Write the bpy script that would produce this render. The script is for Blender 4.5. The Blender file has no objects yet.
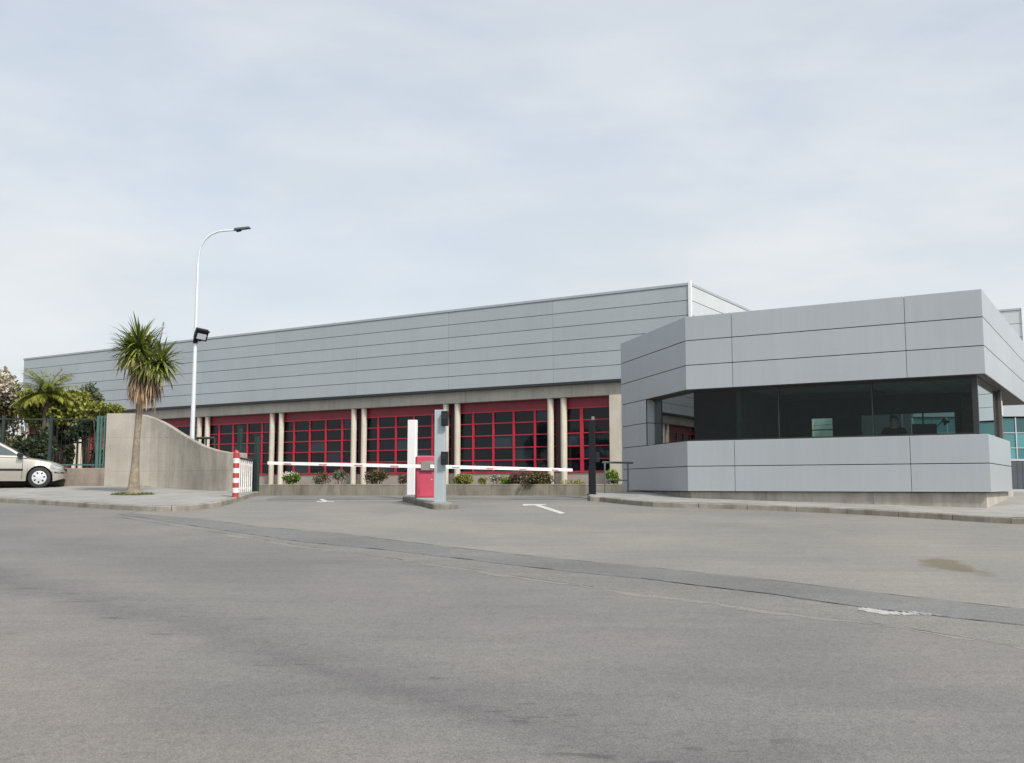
import bpy, bmesh, math, random
import numpy as np
from mathutils import Vector, Matrix
R = math.radians
random.seed(7); rng = np.random.default_rng(7)
S = bpy.context.scene
C = S.collection
PI = math.pi

# ------------------------------------------------------------------ camera
F = 996.0; CX, CY = 512.0, 381.5; PITCH = math.atan(104/996.0); EYE = 1.6
cam = bpy.data.cameras.new('camera'); camo = bpy.data.objects.new('camera', cam); C.objects.link(camo)
cam.sensor_width = 36; cam.lens = F/1024*36; cam.clip_end = 4000; cam.clip_start = .05
camo.location = (0, 0, EYE); camo.rotation_euler = (PI/2+PITCH, 0, 0)
S.camera = camo

def ray(px, py):
    a = (px-CX)/F; b = -(py-CY)/F
    c, s = math.cos(PITCH), math.sin(PITCH)
    return Vector((a, c-b*s, s+b*c))          # forward = +Y
def at(px, py, Y):
    d = ray(px, py); k = Y/d.y
    return Vector((d.x*k, Y, EYE+d.z*k))

def sstep(a, b, x):
    t = min(1, max(0, (x-a)/(b-a))); return t*t*(3-2*t)
def zg(x, y):
    yy = y if y > -12 else -12+(y+12)*.1
    p = .048*yy
    if y > 27: x = x*27/y
    cap = 1.64-(1.64-1.33)*sstep(-13, -7, x)
    cap -= .0135*max(0, y-27.5)*sstep(-12, -7, x)*sstep(75, 50, y) if y < 50 else .0135*22.5*sstep(-12, -7, x)
    k = .10
    h = max(k-abs(p-cap), 0)/k
    return min(p, cap)-h*h*k*.25
def gp(px, py):
    d = ray(px, py); t = 2.0
    prev = t
    while t < 90:
        p = d*t
        if EYE+p.z < zg(p.x, p.y): break
        prev = t; t += .25
    lo, hi = prev, t
    for _ in range(30):
        m = (lo+hi)/2; p = d*m
        if EYE+p.z < zg(p.x, p.y): hi = m
        else: lo = m
    p = d*lo
    return Vector((p.x, p.y, EYE+p.z))
def G(px, Y):                                # ground point under a pixel column at depth Y
    x = (px-CX)/F*Y*1.0
    for _ in range(3):
        d = zg(x, Y)-EYE
        depth = Y*math.cos(PITCH)+d*math.sin(PITCH)
        x = (px-CX)/F*depth
    return Vector((x, Y, zg(x, Y)))

# ------------------------------------------------------------------ objects
def setp(o, label=None, cat=None, group=None, kind=None):
    if label: o['label'] = label
    if cat: o['category'] = cat
    if group: o['group'] = group
    if kind: o['kind'] = kind
    return o
def empty(name, loc=(0, 0, 0), rz=0, label=None, cat=None, group=None):
    o = bpy.data.objects.new(name, None); C.objects.link(o)
    o.location = loc; o.rotation_euler = (0, 0, rz); o.empty_display_size = .2
    return setp(o, label, cat, group)

class MB:
    def __init__(s): s.v = []; s.f = []; s.m = []
    def add(s, vs, fs, m=0):
        n = len(s.v); s.v += [tuple(p) for p in vs]
        for f in fs: s.f.append(tuple(i+n for i in f)); s.m.append(m)
        return s
    def box(s, x0, x1, y0, y1, z0, z1, m=0):
        return s.add([(x0,y0,z0),(x1,y0,z0),(x1,y1,z0),(x0,y1,z0),(x0,y0,z1),(x1,y0,z1),(x1,y1,z1),(x0,y1,z1)],
              [(0,3,2,1),(4,5,6,7),(0,1,5,4),(1,2,6,5),(2,3,7,6),(3,0,4,7)], m)
    def prism(s, poly, z0, z1, m=0):
        a = sum(poly[i][0]*poly[(i+1) % len(poly)][1]-poly[(i+1) % len(poly)][0]*poly[i][1] for i in range(len(poly)))
        if a < 0: poly = poly[::-1]
        n = len(poly)
        vs = [(p[0], p[1], z0) for p in poly]+[(p[0], p[1], z1) for p in poly]
        fs = [tuple(range(n-1, -1, -1)), tuple(range(n, 2*n))]+[(i, (i+1) % n, n+(i+1) % n, n+i) for i in range(n)]
        return s.add(vs, fs, m)
    def extrude_xz(s, poly, y0, y1, m=0):
        n = len(poly)
        a = sum(poly[i][0]*poly[(i+1) % n][1]-poly[(i+1) % n][0]*poly[i][1] for i in range(n))
        if a < 0: poly = poly[::-1]
        vs = [(p[0], y0, p[1]) for p in poly]+[(p[0], y1, p[1]) for p in poly]
        fs = [tuple(range(n)), tuple(range(2*n-1, n-1, -1))]+[(i, n+i, n+(i+1) % n, (i+1) % n) for i in range(n)]
        return s.add(vs, fs, m)
    def tube(s, path, rad, n=8, m=0, cap=True):
        path = [Vector(p) for p in path]
        if not hasattr(rad, '__len__'): rad = [rad]*len(path)
        vs = []; up = None
        for i, p in enumerate(path):
            d = (path[min(i+1, len(path)-1)]-path[max(i-1, 0)]).normalized()
            if up is None:
                up = Vector((1, 0, 0)) if abs(d.x) < .9 else Vector((0, 1, 0))
            a = (up-d*up.dot(d)).normalized(); up = a; b = d.cross(a)
            for k in range(n):
                t = 2*PI*k/n
                vs.append(p+(a*math.cos(t)+b*math.sin(t))*rad[i])
        fs = []
        for i in range(len(path)-1):
            for k in range(n):
                fs.append((i*n+k, i*n+(k+1) % n, (i+1)*n+(k+1) % n, (i+1)*n+k))
        if cap: fs += [tuple(range(n-1, -1, -1)), tuple(range((len(path)-1)*n, len(path)*n))]
        return s.add(vs, fs, m)
    def build(s, name, mats, parent=None, smooth=False, bevel=0, loc=None, rz=0, seg=2):
        me = bpy.data.meshes.new(name); me.from_pydata(s.v, [], s.f)
        if not isinstance(mats, (list, tuple)): mats = [mats]
        for m in mats: me.materials.append(m)
        me.polygons.foreach_set('material_index', s.m)
        if smooth: me.polygons.foreach_set('use_smooth', [True]*len(s.f))
        me.update()
        o = bpy.data.objects.new(name, me); C.objects.link(o)
        if parent: o.parent = parent
        if loc is not None: o.location = loc
        o.rotation_euler = (0, 0, rz)
        if bevel:
            b = o.modifiers.new('bevel', 'BEVEL'); b.width = bevel; b.segments = seg; b.limit_method = 'ANGLE'; b.angle_limit = R(35)
        if smooth == 'angle':
            pass
        return o

# ------------------------------------------------------------------ materials
def mat(name): 
    m = bpy.data.materials.new(name); m.use_nodes = True
    nt = m.node_tree; return m, nt, nt.nodes['Principled BSDF'], nt.nodes.new, nt.links.new
def col(c): return (c[0], c[1], c[2], 1)
def plain(name, c, rough=.5, metal=0, var=.12, scale=3, bump=0, bscale=60, spec=.5, dirt=None, dirts=1.2, coat=0, joints=None, island=0, streak=0, buckle=0):
    """base colour with soft noise variation, optional stains and bump"""
    m, nt, b, N, L = mat(name)
    tc = N('ShaderNodeTexCoord'); n1 = N('ShaderNodeTexNoise'); n1.inputs['Scale'].default_value = scale; n1.inputs['Detail'].default_value = 6
    L(tc.outputs['Object'], n1.inputs['Vector'])
    r = N('ShaderNodeValToRGB'); e = r.color_ramp.elements
    e[0].position = .3; e[1].position = .7
    e[0].color = col([x*(1-var) for x in c]); e[1].color = col([min(1, x*(1+var)) for x in c])
    L(n1.outputs['Fac'], r.inputs['Fac'])
    out = r.outputs['Color']
    if dirt:
        n2 = N('ShaderNodeTexNoise'); n2.inputs['Scale'].default_value = dirts; n2.inputs['Detail'].default_value = 8; n2.inputs['Roughness'].default_value = .65
        mp = N('ShaderNodeMapping'); mp.inputs['Scale'].default_value = (1, 1, .35)
        L(tc.outputs['Object'], mp.inputs['Vector']); L(mp.outputs['Vector'], n2.inputs['Vector'])
        rr = N('ShaderNodeValToRGB'); rr.color_ramp.elements[0].position = .48; rr.color_ramp.elements[1].position = .72
        rr.color_ramp.elements[0].color = (0, 0, 0, 1); rr.color_ramp.elements[1].color = (dirt[3],)*3+(1,)
        L(n2.outputs['Fac'], rr.inputs['Fac'])
        mx = N('ShaderNodeMixRGB'); L(rr.outputs['Color'], mx.inputs['Fac']); L(out, mx.inputs['Color1']); mx.inputs['Color2'].default_value = col(dirt)
        out = mx.outputs['Color']
    if joints:                                  # (width, height, upright, mortar, tone): casting joints between bays
        jw, jh, upright, jm, tone = joints
        sx = N('ShaderNodeSeparateXYZ'); cx = N('ShaderNodeCombineXYZ'); L(tc.outputs['Object'], sx.inputs[0]); L(sx.outputs['X'], cx.inputs['X']); L(sx.outputs['Z' if upright else 'Y'], cx.inputs['Y'])
        bt = N('ShaderNodeTexBrick'); bt.offset = 0; bt.inputs['Scale'].default_value = 1; bt.inputs['Brick Width'].default_value = jw; bt.inputs['Row Height'].default_value = jh
        bt.inputs['Mortar Size'].default_value = jm; bt.inputs['Mortar Smooth'].default_value = .3; bt.inputs['Color1'].default_value = (1, 1, 1, 1); bt.inputs['Color2'].default_value = (.93, .93, .93, 1); bt.inputs['Mortar'].default_value = (tone, tone, tone, 1)
        L(cx.outputs[0], bt.inputs['Vector'])
        mx = N('ShaderNodeMixRGB'); mx.blend_type = 'MULTIPLY'; mx.inputs['Fac'].default_value = 1; L(out, mx.inputs['Color1']); L(bt.outputs['Color'], mx.inputs['Color2']); out = mx.outputs['Color']
    if island:
        g = N('ShaderNodeNewGeometry'); mr = N('ShaderNodeMapRange'); mr.inputs['To Min'].default_value = 1-island; mr.inputs['To Max'].default_value = 1+island; L(g.outputs['Random Per Island'], mr.inputs['Value'])
        mx = N('ShaderNodeMixRGB'); mx.blend_type = 'MULTIPLY'; mx.inputs['Fac'].default_value = 1; L(out, mx.inputs['Color1']); L(mr.outputs[0], mx.inputs['Color2']); out = mx.outputs['Color']
    if streak:                                  # rain streaks running down the sheet
        n4 = N('ShaderNodeTexNoise'); n4.inputs['Scale'].default_value = 3; n4.inputs['Detail'].default_value = 5; mp = N('ShaderNodeMapping'); mp.inputs['Scale'].default_value = (2.2, 2.2, .16)
        L(tc.outputs['Object'], mp.inputs['Vector']); L(mp.outputs['Vector'], n4.inputs['Vector'])
        mr = N('ShaderNodeMapRange'); mr.inputs['From Min'].default_value = .35; mr.inputs['From Max'].default_value = .7; mr.inputs['To Min'].default_value = 1+streak*.3; mr.inputs['To Max'].default_value = 1-streak; L(n4.outputs['Fac'], mr.inputs['Value'])
        mx = N('ShaderNodeMixRGB'); mx.blend_type = 'MULTIPLY'; mx.inputs['Fac'].default_value = 1; L(out, mx.inputs['Color1']); L(mr.outputs[0], mx.inputs['Color2']); out = mx.outputs['Color']
    if buckle:
        n5 = N('ShaderNodeTexNoise'); n5.inputs['Scale'].default_value = .9; n5.inputs['Detail'].default_value = 2; L(tc.outputs['Object'], n5.inputs['Vector'])
        bp = N('ShaderNodeBump'); bp.inputs['Strength'].default_value = buckle; bp.inputs['Distance'].default_value = .05
        L(n5.outputs['Fac'], bp.inputs['Height']); L(bp.outputs['Normal'], b.inputs['Normal'])
    L(out, b.inputs['Base Color'])
    b.inputs['Roughness'].default_value = rough; b.inputs['Metallic'].default_value = metal
    b.inputs['Specular IOR Level'].default_value = spec; b.inputs['Coat Weight'].default_value = coat
    if bump:
        n3 = N('ShaderNodeTexNoise'); n3.inputs['Scale'].default_value = bscale; n3.inputs['Detail'].default_value = 4
        L(tc.outputs['Object'], n3.inputs['Vector'])
        bp = N('ShaderNodeBump'); bp.inputs['Strength'].default_value = bump; bp.inputs['Distance'].default_value = .02
        L(n3.outputs['Fac'], bp.inputs['Height']); L(bp.outputs['Normal'], b.inputs['Normal'])
    return m

def asphalt(name, c, patch=.12, speck=.35, tint=(1.04, 1.0, .95), track=None, stain=None):
    m, nt, b, N, L = mat(name)
    tc = N('ShaderNodeTexCoord'); P = tc.outputs['Object']
    def noise(sc, det=5, ro=.6, mapping=None):
        n = N('ShaderNodeTexNoise'); n.inputs['Scale'].default_value = sc; n.inputs['Detail'].default_value = det; n.inputs['Roughness'].default_value = ro
        if mapping:
            mp = N('ShaderNodeMapping'); mp.inputs['Rotation'].default_value = (0, 0, mapping[0]); mp.inputs['Scale'].default_value = mapping[1]
            L(P, mp.inputs['Vector']); L(mp.outputs['Vector'], n.inputs['Vector'])
        else: L(P, n.inputs['Vector'])
        return n.outputs['Fac']
    def ramp(f, p0, c0, p1, c1):
        r = N('ShaderNodeValToRGB'); e = r.color_ramp.elements
        e[0].position = p0; e[1].position = p1; e[0].color = col(c0); e[1].color = col(c1); L(f, r.inputs['Fac']); return r.outputs['Color']
    def mul(a, bb):
        x = N('ShaderNodeMixRGB'); x.blend_type = 'MULTIPLY'; x.inputs['Fac'].default_value = 1; L(a, x.inputs['Color1']); L(bb, x.inputs['Color2']); return x.outputs['Color']
    big = ramp(noise(.35, 7, .62), .32, [x*(1-patch) for x in c], .68, [x*(1+patch)*t for x, t in zip(c, tint)])
    mid = ramp(noise(2.2, 6, .7, (R(-28), (.35, 1.6, 1))), .3, (.9, .9, .91), .7, (1.06, 1.06, 1.05))
    v = N('ShaderNodeTexVoronoi'); v.inputs['Scale'].default_value = 120; L(P, v.inputs['Vector'])
    sp = ramp(v.outputs['Color'], .1, (1-speck,)*3, .85, (1+speck*.7,)*3)
    v2 = N('ShaderNodeTexVoronoi'); v2.inputs['Scale'].default_value = 28; L(P, v2.inputs['Vector'])
    sp2 = ramp(v2.outputs['Color'], .02, (1-speck*.45,)*3, .5, (1+speck*.08,)*3)
    out = mul(mul(mul(big, mid), sp), sp2)
    # small pits and dark scars
    pit = ramp(noise(1.7, 9, .8, (R(-30), (.5, 1.5, 1))), .28, (.62, .62, .65), .345, (1, 1, 1))
    out = mul(out, pit)
    if track:
        for (ang, off, wid, val) in track:
            sx = N('ShaderNodeSeparateXYZ'); mp = N('ShaderNodeMapping'); mp.vector_type = 'POINT'
            mp.inputs['Rotation'].default_value = (0, 0, ang)
            L(P, mp.inputs['Vector']); L(mp.outputs['Vector'], sx.inputs['Vector'])
            wob = N('ShaderNodeMath'); wob.operation = 'MULTIPLY_ADD'; L(noise(.5, 6, .65), wob.inputs[0]); wob.inputs[1].default_value = 1.6; L(sx.outputs['Y'], wob.inputs[2])
            sb = N('ShaderNodeMath'); sb.operation = 'SUBTRACT'; L(wob.outputs[0], sb.inputs[0]); sb.inputs[1].default_value = off+.8
            ab = N('ShaderNodeMath'); ab.operation = 'ABSOLUTE'; L(sb.outputs[0], ab.inputs[0])
            dv = N('ShaderNodeMath'); dv.operation = 'DIVIDE'; L(ab.outputs[0], dv.inputs[0]); dv.inputs[1].default_value = wid
            out = mul(out, ramp(dv.outputs[0], .25, val, 1.0, (1, 1, 1)))
            if wid == .6:                       # worn pits along the dark wheel track
                sp3 = ramp(noise(5.5, 5, .6, (ang, (.45, 1.3, 1))), .33, (.66, .66, .68), .40, (1, 1, 1))
                x = N('ShaderNodeMixRGB'); L(ramp(dv.outputs[0], .5, (1, 1, 1), 1.2, (0, 0, 0)), x.inputs['Fac']); x.inputs['Color1'].default_value = (1, 1, 1, 1); L(sp3, x.inputs['Color2'])
                out = mul(out, x.outputs['Color'])
    if stain:
        c_, ph_, la, lb, val = stain
        mp = N('ShaderNodeMapping'); mp.vector_type = 'TEXTURE'
        mp.inputs['Location'].default_value = (c_.x, c_.y, 0); mp.inputs['Rotation'].default_value = (0, 0, ph_); mp.inputs['Scale'].default_value = (la, lb, 1)
        nz = N('ShaderNodeTexNoise'); nz.inputs['Scale'].default_value = 2.2; nz.inputs['Detail'].default_value = 6; L(P, nz.inputs['Vector'])
        L(P, mp.inputs['Vector'])
        sx = N('ShaderNodeSeparateXYZ'); L(mp.outputs['Vector'], sx.inputs[0]); cx = N('ShaderNodeCombineXYZ'); L(sx.outputs['X'], cx.inputs['X']); L(sx.outputs['Y'], cx.inputs['Y'])
        ln = N('ShaderNodeVectorMath'); ln.operation = 'LENGTH'; L(cx.outputs[0], ln.inputs[0])
        ad = N('ShaderNodeMath'); ad.operation = 'MULTIPLY_ADD'; L(nz.outputs['Fac'], ad.inputs[0]); ad.inputs[1].default_value = .9; L(ln.outputs['Value'], ad.inputs[2])
        out = mul(out, ramp(ad.outputs[0],   .80, val, 1.5, (1, 1, 1)))
    L(out, b.inputs['Base Color'])
    b.inputs['Roughness'].default_value = .85; b.inputs['Specular IOR Level'].default_value = .35
    bp = N('ShaderNodeBump'); bp.inputs['Strength'].default_value = .28; bp.inputs['Distance'].default_value = .005
    L(v.outputs['Distance'], bp.inputs['Height']); L(bp.outputs['Normal'], b.inputs['Normal'])
    return m

def leafmat(name, c1, c2, rough=.5, trans=.25):
    m, nt, b, N, L = mat(name)
    g = N('ShaderNodeNewGeometry'); r = N('ShaderNodeValToRGB'); e = r.color_ramp.elements
    e[0].color = col(c1); e[1].color = col(c2)
    L(g.outputs['Random Per Island'], r.inputs['Fac'])
    L(r.outputs['Color'], b.inputs['Base Color']); b.inputs['Roughness'].default_value = rough
    t = N('ShaderNodeBsdfTranslucent'); L(r.outputs['Color'], t.inputs['Color'])
    mx = N('ShaderNodeMixShader'); mx.inputs[0].default_value = trans
    L(b.outputs[0], mx.inputs[1]); L(t.outputs[0], mx.inputs[2]); L(mx.outputs[0], nt.nodes['Material Output'].inputs['Surface'])
    return m

def glass(name, tint, ior=1.5, boost=1.6):
    m, nt, b, N, L = mat(name)
    tr = N('ShaderNodeBsdfTransparent'); tr.inputs['Color'].default_value = col(tint)
    gl = N('ShaderNodeBsdfGlossy'); gl.inputs['Roughness'].default_value = .0; gl.inputs['Color'].default_value = (.95, 1, .99, 1)
    fr = N('ShaderNodeFresnel'); fr.inputs['IOR'].default_value = ior
    mu = N('ShaderNodeMath'); mu.operation = 'MULTIPLY'; mu.inputs[1].default_value = boost; mu.use_clamp = True
    L(fr.outputs[0], mu.inputs[0])
    mx = N('ShaderNodeMixShader'); L(mu.outputs[0], mx.inputs[0]); L(tr.outputs[0], mx.inputs[1]); L(gl.outputs[0], mx.inputs[2])
    L(mx.outputs[0], nt.nodes['Material Output'].inputs['Surface'])
    return m

def darkpane(name, c, spec=.5, rough=.03, odd=1.7):
    m, nt, b, N, L = mat(name)
    g = N('ShaderNodeNewGeometry'); r = N('ShaderNodeValToRGB'); e = r.color_ramp.elements
    e[0].color = col([x*.5 for x in c]); e[1].color = col([x*1.7 for x in c]); e[1].position = .86; q_ = e.new(.95); q_.color = col([x*odd for x in c]); L(g.outputs['Random Per Island'], r.inputs['Fac'])
    L(r.outputs['Color'], b.inputs['Base Color']); b.inputs['Roughness'].default_value = rough; b.inputs['Specular IOR Level'].default_value = spec
    tc = N('ShaderNodeTexCoord'); n = N('ShaderNodeTexNoise'); n.inputs['Scale'].default_value = .9; L(tc.outputs['Object'], n.inputs['Vector'])
    bp = N('ShaderNodeBump'); bp.inputs['Strength'].default_value = .08; bp.inputs['Distance'].default_value = .02; L(n.outputs['Fac'], bp.inputs['Height']); L(bp.outputs['Normal'], b.inputs['Normal'])
    return m

M = {}
_ta, _tb = gp(150, 615).xy, gp(420, 686).xy
_ph = math.atan2((_tb-_ta).y, (_tb-_ta).x); _of = -math.sin(_ph)*_ta.x+math.cos(_ph)*_ta.y
_sa, _sb = gp(921, 555).xy, gp(988, 579).xy
_sph = math.atan2((_sb-_sa).y, (_sb-_sa).x); _sc = (_sa+_sb)/2
M['apron'] = asphalt('apron_asphalt', (.163, .160, .151), patch=.13, speck=.25, stain=(_sc, _sph, (_sb-_sa).length*.68, .62, (.72, .67, .52)))
M['road'] = asphalt('road_asphalt', (.136, .133, .129), patch=.13, speck=.27, tint=(1.04, 1, .97),
                    track=[(-_ph, _of, .6, (.87, .87, .89)), (-_ph, _of-.15, .25, (.90, .90, .92)), (-_ph, _of+2.0, 1.0, (.95, .95, .97)), (-_ph, _of-1.8, .9, (1.07, 1.04, 1.0))])
M['strip'] = asphalt('new_asphalt', (.121, .121, .118), patch=.18, speck=.3, tint=(1, 1, 1))
M['strip_old'] = asphalt('worn_asphalt', (.139, .137, .131), patch=.18, speck=.34)
M['seam_light'] = asphalt('gritty_seam', (.168, .163, .153), patch=.12, speck=.3)
M['seam_dark'] = asphalt('tar_seam', (.07, .07, .068), patch=.4, speck=.3)
M['oil'] = asphalt('damp_stain', (.125, .113, .082), patch=.25, speck=.35)
M['gutter'] = asphalt('gutter_asphalt', (.13, .126, .118), patch=.2, speck=.35)
M['paint'] = plain('road_paint', (.42, .42, .40), .7, var=.12, scale=12, dirt=(.19, .185, .175, .95), dirts=14)
M['scar'] = plain('worn_paint', (.30, .295, .275), .7, var=.15, scale=9, dirt=(.15, .148, .142, 1), dirts=11)
M['pave'] = plain('pavement_concrete', (.235, .228, .214), .85, var=.1, scale=1.6, bump=.3, bscale=40, dirt=(.145, .138, .12, .8), dirts=1.1, joints=(1.6, 1.6, False, .01, .72))
M['kerb'] = plain('kerb_concrete', (.22, .203, .172), .85, island=.12, var=.18, scale=5, bump=.4, bscale=50, dirt=(.10, .088, .06, .9), dirts=2.2)
M['kerb_dark'] = plain('grimy_kerb', (.15, .142, .118), .9, var=.2, scale=6, bump=.4, bscale=50, dirt=(.07, .068, .05, .9), dirts=2.5)
M['conc'] = plain('wall_concrete', (.30, .276, .238), .9, var=.14, scale=1.3, bump=.5, bscale=30, dirt=(.16, .145, .12, .85), dirts=1.3, joints=(2.6, 1.02, True, .008, .78), streak=.06)
M['conc_dark'] = plain('mossy_concrete', (.20, .165, .135), .9, var=.25, scale=1.8, bump=.5, bscale=30, dirt=(.07, .062, .045, .95), dirts=1.6)
M['beam'] = plain('beam_concrete', (.36, .345, .30), .85, var=.08, scale=.8, bump=.2, bscale=20, dirt=(.24, .22, .18, .6), dirts=.7, streak=.1, joints=(5.9, 9, True, .02, .6))
M['column'] = plain('column_concrete', (.48, .44, .365), .8, var=.08, scale=2, bump=.2, bscale=30, dirt=(.30, .27, .21, .5), dirts=.9)
M['plinth'] = plain('plinth_concrete', (.36, .335, .285), .85, var=.12, scale=1.5, bump=.3, bscale=30, dirt=(.20, .18, .145, .9), dirts=1.6, streak=.12, joints=(2.4, 9, True, .01, .65))
M['planter'] = plain('planter_concrete', (.25, .228, .18), .9, var=.18, scale=1.2, bump=.4, bscale=25, dirt=(.11, .10, .065, .9), dirts=1.4, streak=.15, joints=(3, 9, True, .012, .6))
M['clad'] = plain('grey_cladding', (.33, .362, .382), .42, metal=.15, island=.03, streak=.025, buckle=.12, var=.035, scale=.25, spec=.4, dirt=(.28, .295, .315, .35), dirts=.35)
M['clad_pale'] = plain('pale_cladding', (.46, .48, .485), .45, metal=.1, island=.03, streak=.05, buckle=.1, var=.03, scale=.3, spec=.4)
M['panel'] = plain('grey_panel', (.358, .385, .40), .38, metal=.2, island=.025, streak=.035, buckle=.10, var=.03, scale=.4, spec=.45, dirt=(.32, .335, .345, .4), dirts=.8)
M['groove'] = plain('dark_joint', (.05, .052, .055), .8)
M['trim'] = plain('white_trim', (.66, .67, .67), .5, var=.03)
M['roof'] = plain('grey_roofing', (.25, .25, .25), .9)
M['soffit'] = plain('brown_soffit', (.07, .062, .055), .6)
M['red'] = plain('red_frame', (.37, .016, .036), .45, var=.1, scale=1.5)
M['red_band'] = plain('red_band', (.19, .013, .026), .5, var=.12, scale=.8)
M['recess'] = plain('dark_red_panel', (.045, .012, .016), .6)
M['pane'] = darkpane('dark_glass', (.004, .006, .008), spec=.30, odd=5)  # a few panes coloured lighter, standing for reflections and lit interiors
M['wall_in'] = plain('dado_render', (.36, .31, .27), .9, var=.1, scale=1, dirt=(.25, .2, .17, .6), dirts=1)
M['glass'] = glass('tinted_glass', (.43, .58, .56), 1.33, 1.0)
M['glass_side'] = glass('reflective_glass', (.36, .45, .44), 1.5, 1.6)
M['glass_rear'] = glass('rear_glass', (.55, .72, .68), 1.45)
M['glass_dim'] = glass('smoked_glass', (.27, .35, .35), 1.45)
M['frame_dark'] = plain('dark_window_frame', (.018, .02, .022), .5)
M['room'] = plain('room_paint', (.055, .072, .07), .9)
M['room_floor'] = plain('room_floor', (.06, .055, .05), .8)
M['ceil'] = plain('ceiling_tiles', (.55, .56, .54), .9, joints=(.6, .6, False, .012, .6))
M['curtain'] = plain('olive_curtain', (.20, .23, .10), .9, var=.25, scale=6)
M['teal'] = darkpane('teal_glazing', (.04, .13, .135), spec=.5, rough=.1)
M['offwhite'] = plain('worn_white_paint', (.55, .55, .53), .6, var=.12, scale=6)
M['white'] = plain('white_paint', (.66, .66, .65), .5, var=.03, scale=2)
M['redpaint'] = plain('red_paint', (.38, .04, .075), .45, var=.1, scale=3)
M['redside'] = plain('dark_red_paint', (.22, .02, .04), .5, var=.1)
M['stripe_red'] = plain('stripe_red', (.31, .035, .035), .5, var=.15, scale=8)
M['mark_red'] = plain('faded_red', (.42, .14, .15), .6, var=.2, scale=8)
M['stripe_white'] = plain('stripe_white', (.56, .55, .52), .55, var=.08, scale=8)
M['bluegrey'] = plain('bluegrey_paint', (.30, .345, .36), .5, var=.06, scale=2)
M['black'] = plain('black_metal', (.008, .009, .012), .6, spec=.2)
M['black_plastic'] = plain('black_plastic', (.012, .013, .015), .5, spec=.25)
M['green_metal'] = plain('green_metal', (.045, .105, .088), .5, var=.15, scale=4)
M['dgreen'] = plain('dark_green_metal', (.014, .028, .024), .5, var=.15)
M['steel'] = plain('galvanised_steel', (.42, .44, .47), .4, metal=.5, var=.06)
M['pole'] = plain('pale_pole_paint', (.55, .58, .60), .45, metal=.2, var=.04)
M['rail'] = plain('grey_rail', (.16, .17, .185), .4, metal=.5)
M['lens'] = plain('frosted_lens', (.42, .44, .47), .15)
M['plate'] = plain('grey_plate', (.17, .155, .14), .5)
M['bark'] = plain('yucca_bark', (.20, .165, .12), .9, var=.3, scale=9, bump=.9, bscale=25, dirt=(.09, .075, .05, .8), dirts=3)
M['bark_dark'] = plain('dark_bark', (.075, .058, .042), .9, var=.3, scale=8, bump=.7, bscale=25)
M['yucca'] = leafmat('yucca_leaf', (.030, .062, .012), (.25, .28, .055), .4, .2)
M['yellowing'] = leafmat('yellowing_leaf', (.14, .14, .03), (.40, .36, .14), .6, .2)
M['dead'] = leafmat('dead_leaf', (.11, .06, .035), (.46, .33, .20), .8, .15)
M['palm'] = leafmat('palm_leaf', (.07, .12, .012), (.34, .33, .05), .5, .3)
M['bush_y'] = leafmat('yellow_green_leaf', (.06, .09, .012), (.29, .29, .05))
M['bush_g'] = leafmat('grey_green_leaf', (.05, .075, .04), (.20, .22, .13))
M['bush_d'] = leafmat('dark_leaf', (.010, .022, .008), (.045, .065, .02))
M['bush_b'] = leafmat('brown_green_leaf', (.035, .04, .014), (.14, .115, .05))
M['bush_p'] = leafmat('purple_brown_leaf', (.06, .035, .03), (.17, .12, .085))
M['bush_l'] = leafmat('bright_leaf', (.05, .11, .012), (.21, .30, .045))
M['blossom'] = leafmat('blossom', (.26, .21, .15), (.66, .62, .50), .8, .3)
M['petal'] = leafmat('white_petal', (.6, .5, .52), (.85, .82, .8), .7, .3)
M['grass'] = leafmat('grass_blade', (.05, .075, .012), (.17, .19, .05), .7, .3)
M['soil'] = plain('soil', (.10, .075, .05), .95, var=.3, scale=6, bump=.6)
M['carpaint'] = plain('beige_car_paint', (.31, .295, .255), .28, metal=.35, var=.02, spec=.5, coat=.6)
M['carglass'] = darkpane('car_glass', (.02, .035, .04), spec=.8, rough=.02)
M['rubber'] = plain('tyre_rubber', (.015, .015, .015), .8)
M['alloy'] = plain('wheel_cover', (.55, .56, .58), .35, metal=.5, var=.03)
M['lamp_glass'] = plain('headlight_lens', (.30, .33, .36), .08, spec=.8)
M['amber'] = plain('amber_lens', (.5, .18, .03), .2)
M['skin'] = plain('skin', (.42, .26, .19), .6)
M['hair'] = plain('hair', (.02, .015, .012), .7)
M['shirt'] = plain('navy_shirt', (.02, .024, .035), .9)
M['trousers'] = plain('dark_trousers', (.015, .015, .018), .9)
M['desk'] = plain('desk_top', (.16, .13, .10), .6)
M['screen'] = plain('dark_screen', (.01, .011, .013), .15)
M['gate_grey'] = plain('dark_gate_paint', (.05, .06, .07), .5, var=.2, scale=2)

# ------------------------------------------------------------------ world, sun
SUN_EL, SUN_AZ = R(47), R(146)         # azimuth clockwise from +Y: behind the camera to the right
sd = Vector((math.sin(SUN_AZ)*math.cos(SUN_EL), math.cos(SUN_AZ)*math.cos(SUN_EL), math.sin(SUN_EL)))
w = bpy.data.worlds.new('World'); S.world = w; w.use_nodes = True
nt = w.node_tree; N = nt.nodes.new; L = nt.links.new
bg = nt.nodes['Background']; out = nt.nodes['World Output']
sky = N('ShaderNodeTexSky'); sky.sky_type = 'NISHITA'; sky.sun_disc = False
sky.sun_elevation = SUN_EL; sky.sun_rotation = SUN_AZ; sky.dust_density = 2.5; sky.air_density = 1; sky.ozone_density = 1
bg.inputs['Strength'].default_value = .085; L(sky.outputs[0], bg.inputs['Color'])
tc = N('ShaderNodeTexCoord'); nv = N('ShaderNodeVectorMath'); nv.operation = 'NORMALIZE'; L(tc.outputs['Generated'], nv.inputs[0])
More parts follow.
